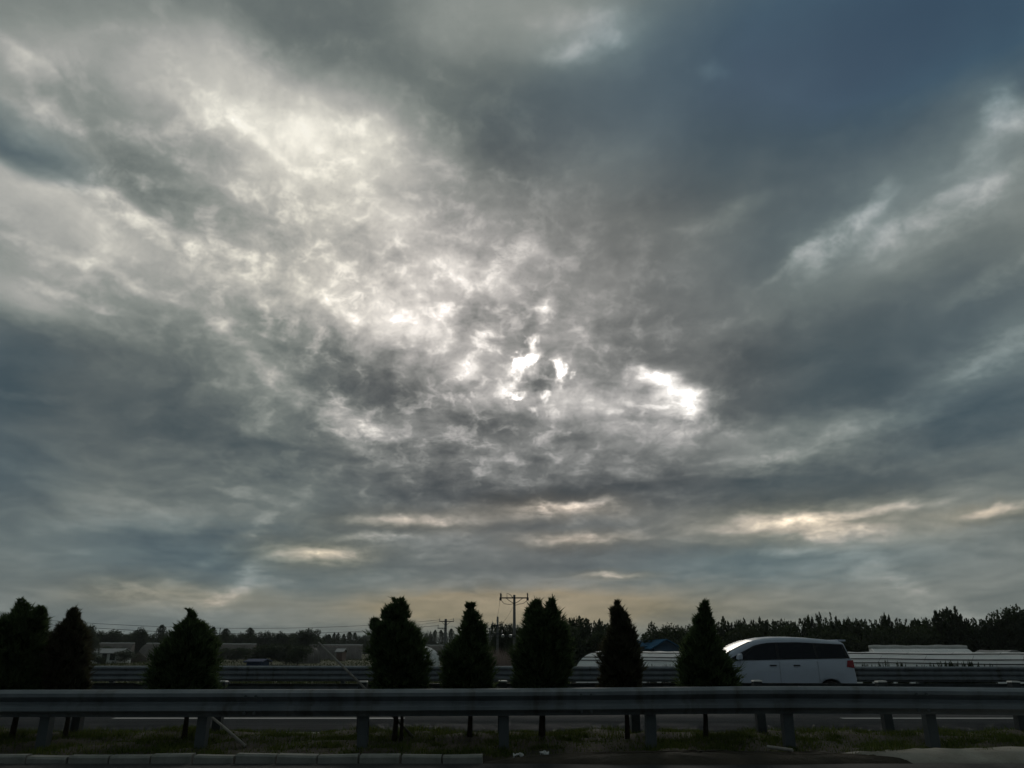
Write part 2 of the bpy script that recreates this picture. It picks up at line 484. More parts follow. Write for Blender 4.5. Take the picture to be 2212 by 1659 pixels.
class MB:
    def __init__(self):
        self.V, self.F = [], []

    def add(self, V, F):
        o = len(self.V)
        self.V += [tuple(v) for v in V]
        self.F += [tuple(i + o for i in f) for f in F]
        return self

    def box(self, c, s, rz=0, top=1.0):
        cx, cy, cz = c
        hx, hy, hz = s[0] / 2, s[1] / 2, s[2] / 2
        ca, sa = math.cos(rz), math.sin(rz)
        V = []
        for z, k in ((-hz, 1), (hz, top)):
            for x, y in ((-hx, -hy), (hx, -hy), (hx, hy), (-hx, hy)):
                x, y = x * k, y * k
                V.append((cx + x * ca - y * sa, cy + x * sa + y * ca, cz + z))
        return self.add(V, [(3, 2, 1, 0), (4, 5, 6, 7), (0, 1, 5, 4), (1, 2, 6, 5), (2, 3, 7, 6), (3, 0, 4, 7)])

    def tube(self, pts, rad, n=8, caps=True):
        pts = [Vector(p) for p in pts]
        rads = rad if isinstance(rad, (list, tuple)) else [rad] * len(pts)
        V, F = [], []
        ref = None
        for i, p in enumerate(pts):
            d = (pts[min(i + 1, len(pts) - 1)] - pts[max(i - 1, 0)]).normalized()
            if ref is None:
                ref = d.orthogonal().normalized()
            a = (ref - d * ref.dot(d)).normalized()
            ref = a
            b = d.cross(a)
            for k in range(n):
                t = 2 * math.pi * k / n
                V.append(p + (a * math.cos(t) + b * math.sin(t)) * rads[i])
        for i in range(len(pts) - 1):
            for k in range(n):
                k2 = (k + 1) % n
                F.append((i * n + k, i * n + k2, (i + 1) * n + k2, (i + 1) * n + k))
        if caps:
            F.append(tuple(range(n - 1, -1, -1)))
            F.append(tuple((len(pts) - 1) * n + k for k in range(n)))
        return self.add(V, F)

    def build(self, name, m, parent=None, smooth=False):
        return mesh_obj(name, self.V, self.F, m, parent, smooth)


def empty(name, loc=(0, 0, 0), rz=0):
    e = bpy.data.objects.new(name, None)
    e.empty_display_size = .2
    col.objects.link(e)
    e.location = loc
    e.rotation_euler = (0, 0, rz)
    return e


def tag(o, label=None, cat=None, group=None, kind=None):
    for k, val in (('label', label), ('category', cat), ('group', group), ('kind', kind)):
        if val:
            o[k] = val
    return o


def copy_tree(o, parent=None):
    c = o.copy()
    link(c, parent)
    for ch in o.children:
        copy_tree(ch, c)
    return c


def share(name, src, parent, loc=(0, 0, 0), rz=0, scale=None):
    o = bpy.data.objects.new(name, src.data)
    link(o, parent)
    o.location = loc
    o.rotation_euler = (0, 0, rz)
    if scale:
        o.scale = scale
    return o


# ------------------------------------------------------------------ setting
FIELD_Z = -1.6


def far_road_z(y):
    return -.10 - .02 * (y - 13.8)


def strip(name, prof, x0, x1, nx, m, jitter=0, kind='structure', seed=0):
    """a sheet with cross profile [(y, z)] running along x"""
    r = np.random.default_rng(seed)
    V, F = [], []
    for i in range(nx + 1):
        x = x0 + (x1 - x0) * i / nx
        for k, (y, z) in enumerate(prof):
            j = jitter if 0 < k < len(prof) - 1 else 0
            V.append((x, y, z + j * r.normal()))
    n = len(prof)
    for i in range(nx):
        for k in range(n - 1):
            F.append((i * n + k, (i + 1) * n + k, (i + 1) * n + k + 1, i * n + k + 1))
    o = mesh_obj(name, V, F, m, smooth=True)
    return tag(o, kind=kind)


tag(strip('ground', [(-4000, FIELD_Z), (-14, FIELD_Z), (-11, -.6), (8.8, -.6), (29.4, -.75), (30.4, -.78), (33.2, FIELD_Z), (60, FIELD_Z), (150, FIELD_Z), (400, FIELD_Z), (5000, FIELD_Z)],
          -5000, 5000, 40, M_FIELD), 'wide dull green farm fields below the road embankment')
strip('near_road', [(-10, -.10), (-9.9, .004), (0, .004), (9.47, .004), (9.472, -.5)], -60, 60, 4, M_ASPH2)
far_road = strip('far_road', [(13.44, -.5), (13.442, far_road_z(13.44)), (21, far_road_z(21)), (28.7, far_road_z(28.7)), (28.702, -.8)], -80, 80, 4, M_ASPH)
strip('road_shoulder', [(28.71, -.8), (28.712, -.40), (29.6, -.42), (30.5, -.5), (33.0, FIELD_Z - .05)], -80, 80, 120, M_SOIL, .02, seed=3)


def med_z(x, y):
    t = (y - 9.72) / (13.2 - 9.72)
    return .03 + .05 * math.sin(t * math.pi) - .16 * max(0, t - .72) / .28 + .018 * math.sin(x * 2.1 + y * 3) + .016 * math.sin(x * 5.3 - y * 4)


NX, NY = 260, 30
V, F = [], []
for i in range(NX + 1):
    x = -22 + 44 * i / NX
    for k in range(NY + 1):
        y = 9.66 + (13.24 - 9.66) * k / NY
        V.append((x, y, -.3 if k in (0, NY) else med_z(x, y) + rng.normal() * .008))
for i in range(NX):
    for k in range(NY):
        a = i * (NY + 1) + k
        F.append((a, a + NY + 1, a + NY + 2, a + 1))
tag(mesh_obj('median', V, F, M_SOIL, smooth=True), 'dark soil median strip between the two roads', kind='structure')

# road markings lie on the far road as its parts
def marking(x0, x1, y0, y1, m):
    V = [(x, y, far_road_z(y) + .005) for x, y in ((x0, y0), (x1, y0), (x1, y1), (x0, y1))]
    return mesh_obj('lane_marking', V, [(0, 1, 2, 3)], m, far_road)


xd = at(245, 1554, 17.6).x
for k in range(-3, 4):
    marking(xd + 15 * k, xd + 15 * k + 6, 17.50, 17.70, M_PAINT)
    marking(xd + 15 * k + 2, xd + 15 * k + 8, 21.28, 21.43, M_PAINT)
marking(-60, 60, 13.70, 13.90, M_PAINTY)
marking(-60, 60, 25.05, 25.25, M_PAINT)

# kerbs: single concrete stones
def kerb(name, label, spans, y, z0, z1, depth, L):
    root = empty(name, (0, y, 0))
    tag(root, label, kind='structure')
    g = MB()
    h = z1 - z0
    b = .02
    sec = [(-depth / 2, 0), (-depth / 2, h - b), (-depth / 2 + b, h), (depth / 2 - b, h), (depth / 2, h - b), (depth / 2, 0)]
    n = len(sec)
    V = [(-L / 2 + .012, a, c) for a, c in sec] + [(L / 2 - .012, a, c) for a, c in sec]
    F = [(i, (i + 1) % n, n + (i + 1) % n, n + i) for i in range(n)] + [tuple(range(n - 1, -1, -1)), tuple(range(n, 2 * n))]
    proto = None
    for (x0, x1) in spans:
        x = x0
        while x < x1 - L * .5:
            if proto is None:
                proto = mesh_obj('kerb_stone', V, F, M_CONC, root)
                o = proto
            else:
                o = share('kerb_stone', proto, root)
            o.location = (x + L / 2, rng.normal() * .010, z0 + rng.normal() * .009)
            o.rotation_euler = (rng.normal() * .03, rng.normal() * .014, rng.normal() * .014)
            x += L
    return root


xk = at(1045, 1640, 9.57).x
kerb('kerb', 'grey concrete kerb stones along the near edge of the median', [(xk - 24 * .456, xk)], 9.57, -.14, .085, .15, .456)
kerb('far_kerb', 'low concrete kerb stones on the far edge of the median', [(-10.4, 10.9)], 13.36, -.3, -.07, .14, .75)

# soil and pale sand washed over the kerb
def patch(name, label, outline, m, zc, h, n=9, seed=1):
    r = np.random.default_rng(seed)
    out = [Vector((a, b, 0)) for a, b in outline]
    c = sum(out, Vector()) / len(out)
    V, F = [], []
    N = len(out)
    for j in range(n + 1):
        t = j / n
        for p in out:
            q = c.lerp(p, t)
            V.append((q.x + r.normal() * .012, q.y + r.normal() * .008, zc + h * (1 - t ** 3) - (.10 if j == n else 0) + r.normal() * .006))
    for j in range(n):
        for i in range(N):
            F.append((j * N + i, j * N + (i + 1) % N, (j + 1) * N + (i + 1) % N, (j + 1) * N + i))
    return tag(mesh_obj(name, V, F, m, smooth=True), label, kind='structure')


def ell(cx, cy, rx, ry, n=40, wob=.15, seed=0):
    r = np.random.default_rng(seed)
    ph = r.uniform(0, 6.28, 4)
    return [(cx + rx * math.cos(t) * (1 + wob * math.sin(3 * t + ph[0]) + wob * .5 * math.sin(7 * t + ph[1])),
             cy + ry * math.sin(t) * (1 + wob * math.sin(2 * t + ph[2]) + wob * .6 * math.sin(5 * t + ph[3]))) for t in np.linspace(0, 2 * math.pi, n, endpoint=False)]


patch('soil_spill', 'dark soil washed over the broken kerb gap', ell(2.1, 9.74, 2.9, .42, 70, .06, 2), M_SOIL, -.06, .15, seed=4)
xs = at(1830, 1630, 9.7).x
V, F = [], []
r_ = np.random.default_rng(6)
prof = [(9.50, -.12), (9.52, .008), (9.62, .045), (9.72, .085), (9.80, .10), (9.92, .105), (10.04, .10), (10.16, .04)]
for i in range(61):
    x = xs + i * .115
    end = min(1, i / 9) ** .7
    wob = .05 * math.sin(x * 2.2) + .03 * math.sin(x * 5.7)
    for k, (y, z) in enumerate(prof):
        yc = 9.86
        V.append((x, yc + (y - yc) * end + wob * (1 if k > 4 else .4) + r_.normal() * .006, z - .05 * (1 - end) + r_.normal() * .006))
n_ = len(prof)
for i in range(60):
    for k in range(n_ - 1):
        F.append((i * n_ + k, (i + 1) * n_ + k, (i + 1) * n_ + k + 1, i * n_ + k + 1))
tag(mesh_obj('sand_patch', V, F, M_SAND, smooth=True), 'pale sand lying along the road edge at the right', kind='structure')

# ------------------------------------------------------------------ grass
def blades(n, xr, yf, zf, hmin, hmax, w, seed, clump=None):
    r = np.random.default_rng(seed)
    if clump:
        cs = np.stack([r.uniform(*xr, clump), r.uniform(*yf, clump)], 1)
        sz = r.uniform(.5, 1.4, clump)
        k = r.integers(0, clump, n)
        sp = r.normal(0, .10, (n, 2)) * sz[k][:, None]
        P = cs[k] + sp
        hh = r.uniform(hmin, hmax, n) * sz[k]
    else:
        P = np.stack([r.uniform(*xr, n), r.uniform(*yf, n)], 1)
        hh = r.uniform(hmin, hmax, n)
    P[:, 1] = np.clip(P[:, 1], yf[0], yf[1])
    z = np.array([zf(a, b) for a, b in P])
    if yf[1] < 14:      # kept short at the road edge
        hh = hh * np.interp(P[:, 1], [12.2, 12.9], [1.0, .35])
    ang = r.uniform(0, 6.283, n)
    lean = r.normal(0, .45, (n, 2)) * hh[:, None]
    d = np.stack([np.cos(ang), np.sin(ang)], 1) * (w * r.uniform(.6, 1.3, n))[:, None]
    A = np.column_stack([P - d, z - .01])
    B = np.column_stack([P + d, z - .01])
    C = np.column_stack([P + lean, z + hh])
    return np.stack([A, B, C], 1).reshape(-1, 3)


g1 = blades(60000, (-9.5, 9.5), (9.85, 13.15), med_z, .02, .08, .006, 1, clump=420)
g2 = blades(30000, (-9.5, 9.5), (9.8, 13.2), med_z, .02, .05, .006, 2)
g3 = blades(5000, (-9.5, 9.5), (12.5, 13.25), med_z, .05, .10, .006, 12, clump=60)
tag(tri_obj('median_grass', np.concatenate([g1, g2, g3]), M_GRASS), 'short patchy grass growing on the median', 'grass', kind='stuff')
g4 = blades(16000, (-26, 26), (29.8, 32.0), lambda x, y: -.5 - (max(0, y - 30.5)) * .44, .15, .5, .012, 3, clump=220)
tag(tri_obj('verge_grass', g4, M_CROP), 'rough grass on the bank behind the far guardrail', 'grass', kind='stuff')


def field_tufts():
    r = np.random.default_rng(31)
    n = 60000
    y = 60 * (5.2 ** r.uniform(0, 1, n))
    x = r.uniform(-.75, .75, n) * y
    h = r.uniform(.15, .55, n) * (.6 + .5 * np.sin(x * .11) * np.sin(y * .07))
    w = r.uniform(.05, .14, n)
    z = np.full(n, FIELD_Z)
    ang = r.uniform(0, 3.14, n)
    A = np.column_stack([x - w * np.cos(ang), y - w * np.sin(ang), z])
    B = np.column_stack([x + w * np.cos(ang), y + w * np.sin(ang), z])
    C = np.column_stack([x + r.normal(0, .1, n), y, z + np.abs(h)])
    return np.stack([A, B, C], 1).reshape(-1, 3)


tag(tri_obj('field_crops', field_tufts(), M_CROP), 'low crops and weeds over the far fields', 'crops', kind='stuff')


# ------------------------------------------------------------------ guardrails
def wbeam_section(ridges, height, depth=.083):
    """front face profile (y towards the viewer negative, z) of a corrugated beam, top to bottom"""
    pts = []
    seg = height / ridges
    top = height / 2
    for k in range(ridges):
        z0 = top - k * seg
        pts += [(0 if k == 0 else depth * .0 - 0, z0)] if k == 0 else []
        pts += [(-depth * .35, z0 - seg * .06), (-depth, z0 - seg * .26), (-depth, z0 - seg * .52), (-depth * .25, z0 - seg * .80)]
        if k < ridges - 1:
            pts += [(0, z0 - seg * .90), (0, z0 - seg * 1.08)]
        else:
            pts += [(0, z0 - seg * .98)]
    return pts


def beam_mesh(sec, x0, x1, zfun, flip, thick=.008):
    nx = 6
    V, F = [], []
    s = -1 if flip else 1
    full = [(s * a, b) for a, b in sec] + [(s * a + s * thick, b) for a, b in reversed(sec)]
    n = len(full)
    for i in range(nx + 1):
        x = x0 + (x1 - x0) * i / nx
        for a, b in full:
            V.append((x, a, b + zfun(x)))
    for i in range(nx):
        for k in range(n):
            F.append((i * n + k, i * n + (k + 1) % n, (i + 1) * n + (k + 1) % n, (i + 1) * n + k))
    F += [tuple(range(n - 1, -1, -1)), tuple(nx * n + k for k in range(n))]
    return V, F


def guardrail(label, y, base, top, ridges, height, x0, x1, posts, post_size, flip, zwave, cap=None, group=None, bolt=False, panel=4.0, post_top=.0):
    root = empty('guardrail', (0, y, 0))
    tag(root, label, 'guardrail', group)
    sec = wbeam_section(ridges, height)
    x = x0
    while x < x1 - .1:
        xe = min(x + panel, x1)
        off = .010 * ((int((x - x0) / panel)) % 2)
        Vb, Fb = beam_mesh(sec, x - .12, xe + .12, lambda q: top - height / 2 + zwave(q), flip)
        Vb = [(a, b - off, c) for a, b, c in Vb]
        bm = mesh_obj('beam', Vb, Fb, M_GALV, root)
        if bolt:
            for dz_ in (.085, -.085):
                for dx_ in (-.06, .06):
                    p = Vector((xe + dx_, -.083 - off, top - height / 2 + dz_ + zwave(xe) - (.005 if dz_ > 0 else .02)))
                    MB().tube([p, p + Vector((0, -.022, 0))], .017, 6).build('bolt', M_POST, bm)
        x = xe
    s = -1 if flip else 1
    pw, pd = post_size
    for px in posts:
        zt = top + zwave(px) + post_top
        h = zt - base
        tilt = rng.normal() * .012
        g = MB().box((0, 0, h / 2 - .1), (pw, pd, h + .2))
        o = g.build('post', M_POSTD if flip else M_POST, root)
        o.location = (px, s * (pd / 2 + .10), base)
        o.rotation_euler = (0, tilt, 0)
        MB().box((0, -s * (pd / 2 + .045), h - post_top - height / 2), (pw * .8, .09, height * .62)).build('spacer_block', M_POST, o)
        if cap:
            MB().box((0, 0, h + .012), (pw + .016, pd + .016, .018), top=.85).build('cap', cap, o)
    return root


def near_wave(x):
    return .030 * math.exp(-((x - 3.4) / 2.6) ** 2) - .012 - .010 * max(0, -x) / 6


xn = at(1085, 1590, 10.2).x
x2 = at(1085, 1480, 12.3).x
xf = at(485, 1500, 29.0).x
NEAR_P = [at(u, 1590, 10.2).x for u in (-620, -265, 80, 425, 779, 1088, 1410, 1712, 2027, 2370, 2710)]
BACK_P = [at(u, 1480, 12.25).x for u in (-400, -105, 192, 487, 790, 1085, 1365, 1629, 1896, 2175, 2470, 2765)]
guardrail('long grey W-beam guardrail nearest the viewer, across the foot of the picture', 10.2, .02, .745, 2, .31, xn - 11, xn + 11,
          NEAR_P, (.12, .12), False, near_wave, bolt=True, post_top=-.03)
guardrail('second W-beam guardrail seen from behind, just past the conifers', 12.25, -.02, .715, 2, .31, x2 - 13, x2 + 13,
          BACK_P, (.12, .12), True, lambda x: .006 * math.sin(x * .7), cap=M_CAP, post_top=.022)
guardrail('far three-ridged guardrail beyond the white van, along the fields', 29.0, -.45, .605, 3, .506, -28, 28,
          [xf + 4.0 * k for k in range(-4, 9)], (.14, .14), False, lambda x: -.012 * math.sin((x - 3) * .12))


# ------------------------------------------------------------------ conifers on the median
CON_Y = 11.2


def conifer(label, outline, seed, trunks, m=M_CON, extra_tops=(), n=9500, lean=0.0):
    """outline: [(v, left u, right u)] from tip to foot"""
    r = np.random.default_rng(seed)
    zs, xl, xr = [], [], []
    for v, a, b in outline:
        pa, pb = at(a, v, CON_Y), at(b, v, CON_Y)
        zs.append(pa.z), xl.append(pa.x), xr.append(pb.x)
    foot = .42
    zs.append(foot), xl.append(xl[-1] + .03), xr.append(xr[-1] - .03)
    zs, xl, xr = map(np.array, (zs, xl, xr))
    order = np.argsort(zs)
    zs, xl, xr = zs[order], xl[order], xr[order]
    xm = (xl[2] + xr[2]) / 2
    root = empty('conifer', (xm, CON_Y, med_z(xm, CON_Y) - .02))
    tag(root, label, 'conifer', 'conifers on the median')
    zb = root.location.z
    parts = []

    def cloud(zs, xl, xr, n, zmin):
        # weight heights by width so the density is even
        zz = r.uniform(zmin, zs.max(), n * 3)
        wd = (np.interp(zz, zs, xr) - np.interp(zz, zs, xl))
        keep = r.uniform(0, wd.max(), n * 3) < wd + .04
        zz = zz[keep][:n]
        k = len(zz)
        cx = (np.interp(zz, zs, xl) + np.interp(zz, zs, xr)) / 2
        hw = (np.interp(zz, zs, xr) - np.interp(zz, zs, xl)) / 2
        th = r.uniform(0, 2 * np.pi, k)
        rr = r.uniform(0, 1, k) ** .42
        # uneven tufts
        lump = 1 + .13 * np.sin(5 * th + zz * 19 + seed) + .11 * np.sin(8 * th - zz * 43) + r.normal(0, .05, k)
        rad = rr * lump * .92
        px = cx + hw * rad * np.cos(th)
        py = hw.clip(.03, .36) * rad * np.sin(th)
        out = np.column_stack([np.cos(th) * (.35 + .5 * rr), np.sin(th) * (.35 + .5 * rr), r.uniform(.5, 1.1, k)])
        out += r.normal(0, .28, (k, 3))
        out /= np.linalg.norm(out, axis=1)[:, None]
        L = r.uniform(.03, .10, k) * np.clip(.5 + hw * 2, .55, 1.2) * np.where(r.uniform(0, 1, k) > .93, 1.7, 1.0)
        side = np.cross(out, r.normal(0, 1, (k, 3)))
        side /= np.linalg.norm(side, axis=1)[:, None]
        P = np.column_stack([px - xm, py, zz - zb])
        tris = []
        for a, s, w in ((0, 1.15, .012), (.6, .85, .009), (-.6, .85, .009)):
            d = out * np.cos(a) + side * np.sin(a)
            tip = P + d * (L * s)[:, None]
            q = np.cross(d, side) if a == 0 else side
            wv = side * w if a == 0 else np.cross(out, side) * w
            tris.append(np.stack([P - wv, P + wv, tip], 1))
        return np.concatenate(tris).reshape(-1, 3)

    parts.append(cloud(zs, xl, xr, n, foot))
    for ol in extra_tops:
        z2, a2, b2 = [], [], []
        for v, a, b in ol:
            pa, pb = at(a, v, CON_Y), at(b, v, CON_Y)
            z2.append(pa.z), a2.append(pa.x), b2.append(pb.x)
        o2 = np.argsort(z2)
        z2, a2, b2 = (np.array(q)[o2] for q in (z2, a2, b2))
        parts.append(cloud(z2, a2, b2, 900, z2.min()))
    tri_obj('crown', np.concatenate(parts), m, root)
    for (tu, rad) in trunks:
        p0 = at(tu, 1590, CON_Y)
        top = 1.0
        g = MB()
        a = Vector((p0.x - xm, 0, 0))
        b = Vector((a.x * .6, 0, top))
        g.tube([a + Vector((0, 0, -.08)), a.lerp(b, .25) + Vector((.012, .01, 0)), a.lerp(b, .6), b], [rad * 1.25, rad, rad * .85, rad * .4], 8)
        t = g.build('trunk', M_BARK, root, True)
        gb = MB()
        for q in range(9):
            z0 = .38 + q * .07
            th = r.uniform(0, 6.28)
            s = a.lerp(b, z0 / top)
            e = s + Vector((math.cos(th) * .16, math.sin(th) * .16, .12))
            gb.tube([s, e], [rad * .35, rad * .12], 5)
        gb.build('branches', M_BARK, t)
    return root


conifer('broad dark conifer cut by the left picture edge', [(1294, 43, 50), (1308, 38, 62), (1318, 32, 74), (1330, 24, 82), (1336, 10, 96), (1346, -6, 97), (1362, -18, 94), (1383, -26, 97), (1416, -34, 104), (1450, -36, 108), (1484, -32, 108)],
        11, [(26, .035)], extra_tops=[[(1312, 84, 90), (1322, 80, 96), (1340, 76, 98)]])
conifer('narrow conifer with a knobby tip, second from the left', [(1315, 157, 163), (1325, 148, 169), (1338, 145, 170), (1348, 136, 174), (1360, 126, 181), (1383, 114, 185), (1416, 104, 188), (1450, 102, 187), (1484, 104, 186)],
        12, [(140, .03)], M_CONR)
conifer('squat conifer with a thin hooked tip, standing alone left of the leaning stakes', [(1316, 404, 407), (1325, 408, 420), (1340, 403, 425), (1350, 390, 446), (1363, 378, 452), (1381, 370, 461), (1396, 352, 466), (1416, 338, 468), (1439, 328, 467), (1484, 325, 466)],
        13, [(398, .032)])
conifer('big conifer with a blunt leaning top beside the slanting stake', [(1294, 851, 871), (1305, 847, 877), (1315, 831, 881), (1330, 823, 882), (1343, 827, 877), (1350, 806, 893), (1363, 804, 903), (1383, 800, 910), (1401, 800, 919), (1426, 802, 923), (1451, 803, 924), (1486, 809, 923)],
        14, [(851, .032), (866, .022)], extra_tops=[[(1338, 807, 811), (1346, 803, 816), (1360, 802, 822)]])
conifer('conifer with a small round knob on its tip, left of the tall power pole', [(1304, 1009, 1023), (1310, 1006, 1026), (1317, 1012, 1020), (1329, 1003, 1035), (1340, 1003, 1034), (1355, 996, 1049), (1368, 996, 1049), (1381, 990, 1047), (1396, 972, 1051), (1413, 957, 1056), (1436, 956, 1064), (1484, 960, 1065)],
        15, [(1014, .03)])
conifer('widest conifer with twin tips, right of the tall power pole', [(1322, 1138, 1203), (1338, 1133, 1214), (1358, 1131, 1226), (1383, 1121, 1229), (1406, 1113, 1231), (1426, 1111, 1235), (1451, 1108, 1230), (1484, 1113, 1224)],
        16, [(1170, .04)], extra_tops=[[(1297, 1158, 1164), (1305, 1149, 1168), (1320, 1139, 1173), (1334, 1138, 1180)], [(1294, 1189, 1194), (1308, 1181, 1199), (1320, 1178, 1202), (1334, 1172, 1206)]])
conifer('slender reddish-dark conifer standing before the blue shed', [(1298, 1331, 1335), (1310, 1328, 1338), (1320, 1319, 1347), (1333, 1321, 1355), (1348, 1320, 1361), (1361, 1318, 1370), (1376, 1316, 1375), (1393, 1303, 1378), (1416, 1297, 1382), (1436, 1299, 1386), (1484, 1299, 1382)],
        17, [(1355, .03)], M_CONR)
conifer('conifer overlapping the nose of the white van, rightmost of the row', [(1300, 1520, 1526), (1313, 1512, 1532), (1325, 1510, 1533), (1340, 1498, 1538), (1353, 1499, 1541), (1371, 1490, 1546), (1388, 1479, 1554), (1406, 1475, 1559), (1424, 1471, 1572), (1446, 1468, 1584), (1478, 1467, 1594)],
        18, [(1524, .03)])

# stakes that prop the conifers
def stake(label, a, b, rad):
    root = MB().tube([a, a.lerp(b, .5) + Vector((0, 0, .006)), b], [rad, rad * .95, rad * .85], 8).build('prop_stake', M_STAKE, None, True)
    return tag(root, label, 'stake', 'prop stakes')


p_top = at(688, 1388, 10.75)
p_bot = Vector((at(900, 1590, 11.45).x, 11.45, .04))
stake('pale wooden stake slanting up left out of the blunt-topped conifer', p_bot, p_top, .017)
stake('pale thin stake slanting down below the near guardrail to the ground', Vector((at(530, 1618, 10.55).x, 10.55, .06)), at(452, 1545, 10.95), .019)


# ------------------------------------------------------------------ van
def build_van():
    Y0 = 22.9
    xr = at(1851, 1440, 22.0).x
    zg = far_road_z(Y0)
    root = empty('van', (xr, Y0, zg))
    tag(root, 'white people carrier van with dark side windows passing on the far road', 'van')
    TL = [0, .03, .06, .10, .15, .20, .26, .34, .6, 1.0, 1.5, 2.0, 2.35, 2.6, 2.85, 3.1, 3.35, 3.58, 3.70, 3.78, 3.90, 4.06, 4.20, 4.30, 4.36, 4.40, 4.41]
    TZ = [.86, 1.00, 1.12, 1.26, 1.46, 1.62, 1.66, 1.675, 1.70, 1.735, 1.76, 1.76, 1.735, 1.69, 1.60, 1.49, 1.375, 1.25, 1.165, 1.125, 1.09, 1.05, .98, .90, .80, .68, .58]
    WL = [0, .05, .2, .6, 1.5, 3.4, 3.9, 4.15, 4.31, 4.41]
    WW = [.78, .83, .87, .90, .905, .90, .88, .82, .73, .62]
    ls = sorted(set([round(x, 3) for x in TL] + [round(x, 3) for x in np.arange(.3, 4.35, .12)]))
    zt = lambda l: float(np.interp(l, TL, TZ))
    w0 = lambda l: float(np.interp(l, WL, WW))

    def hw(l, z):
        w = w0(l)
        if z < .42:
            w -= .05 * (.42 - z) / .2
        if .5 < z < 1.16:
            w += .012 * math.sin((z - .5) / .66 * math.pi)
        if z > 1.12:
            w -= .20 * (z - 1.12) / .62 * 1.0
        return w

    V, F = [], []
    K = 15
    for l in ls:
        top = zt(l)
        zb = .24 if .35 < l < 4.1 else .28
        r = min(.13, (top - zb) * .3)
        sec = []
        for j in range(9):
            z = zb + (top - r - zb) * j / 8
            sec.append((hw(l, z), z))
        we = sec[-1][0]
        for j in range(1, 5):
            t = j / 4 * math.pi / 2
            sec.append((we - r * 1.3 * (1 - math.cos(t)) * 1.0, top - r + r * math.sin(t) * .93))
        we2 = sec[-1][0]
        sec.append((we2 * .5, top - .07 * r + .012))
        sec.append((0, top + .018))
        K = len(sec)
        ring = [(-l, -y, z) for y, z in sec] + [(-l, y, z) for y, z in reversed(sec[:-1])]
        V += ring
    n = 2 * K - 1
    for i in range(len(ls) - 1):
        for k in range(n):
            F.append((i * n + k, i * n + (k + 1) % n, (i + 1) * n + (k + 1) % n, (i + 1) * n + k))
    F += [tuple(range(n - 1, -1, -1)), tuple((len(ls) - 1) * n + k for k in range(n))]
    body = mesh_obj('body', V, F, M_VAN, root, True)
    bm = bmesh.new()
    bm.from_mesh(body.data)
    bmesh.ops.recalc_face_normals(bm, faces=bm.faces)
    bm.to_mesh(body.data)
    bm.free()
    # wheel arches cut through the body
    cut = MB()
    for l in (.72, 3.50):
        cut.tube([(-l, -1.2, .33), (-l, 1.2, .33)], .385, 28)
    c = cut.build('arch_cutter', M_BLACK, root)
    md = body.modifiers.new('arch', 'BOOLEAN')
    md.operation = 'DIFFERENCE'
    md.object = c
    md.solver = 'EXACT'
    dg = bpy.context.evaluated_depsgraph_get()
    me = bpy.data.meshes.new_from_object(body.evaluated_get(dg))
    body.modifiers.clear()
    body.data = me
    bpy.data.objects.remove(c)
    MB().box((-2.15, 0, .42), (3.7, 1.3, .36)).build('floor_pan', M_BLACK, root)

    def side_patch(name, poly_top, poly_bot, m, off, sgn, parent=root, nz=6, nl=18):
        """patch on the flank between two l-z polylines"""
        l0, l1 = poly_top[0][0], poly_top[-1][0]
        V, F = [], []
        for i in range(nl + 1):
            t = i / nl
            for j in range(nz + 1):
                s = j / nz
                lt = np.interp(t, [0, 1], [poly_top[0][0], poly_top[-1][0]])
                lb = np.interp(t, [0, 1], [poly_bot[0][0], poly_bot[-1][0]])
                ztop = np.interp(lt, [p[0] for p in poly_top], [p[1] for p in poly_top])
                zbot = np.interp(lb, [p[0] for p in poly_bot], [p[1] for p in poly_bot])
                l = lt + (lb - lt) * s
                z = ztop + (zbot - ztop) * s
                V.append((-l, sgn * (hw(l, z) + off), z))
        for i in range(nl):
            for j in range(nz):
                a = i * (nz + 1) + j
                q = (a, a + 1, a + nz + 2, a + nz + 1)
                F.append(q)
        return mesh_obj(name, V, F, m, parent, True)

    for sgn in (-1, 1):
        # dark band of glass from tail to windscreen pillar
        side_patch('window_surround', [(.24, 1.575), (.8, 1.60), (1.5, 1.63), (2.2, 1.62), (2.5, 1.58), (2.68, 1.52)],
                   [(.13, 1.225), (1.5, 1.205), (3.42, 1.165)], M_BLACK, .016, sgn)
        side_patch('side_window', [(.30, 1.555), (.8, 1.58), (1.0, 1.59)], [(.22, 1.245), (.98, 1.235)], M_GLASS, .022, sgn)
        side_patch('side_window', [(1.06, 1.59), (1.5, 1.61), (1.98, 1.605)], [(1.04, 1.23), (2.0, 1.215)], M_GLASS, .022, sgn)
        side_patch('side_window', [(2.06, 1.60), (2.3, 1.58), (2.62, 1.51)], [(2.08, 1.21), (3.02, 1.19)], M_GLASS, .022, sgn)
        side_patch('quarter_window', [(2.70, 1.475), (2.74, 1.455)], [(3.08, 1.19), (3.36, 1.182)], M_GLASS, .022, sgn, nl=4)
        for l in (1.02, 2.03, 3.06):
            MB().box((-l, sgn * (w0(l) + .009), .72), (.006, .010, .86)).build('door_seam', M_SEAM, root)
        for l in (1.42 + .16, 2.20):
            h = MB().box((-l, sgn * (hw(l, 1.05) + .016), 1.05), (.17, .03, .03)).build('door_handle', M_BLACK, root)
        side_patch('sill_trim', [(.34 + .78, .36), (3.08, .36)], [(.34 + .78, .26), (3.08, .26)], M_BLACK, .008, sgn, nz=2, nl=6)
        # wing mirror
        g = MB()
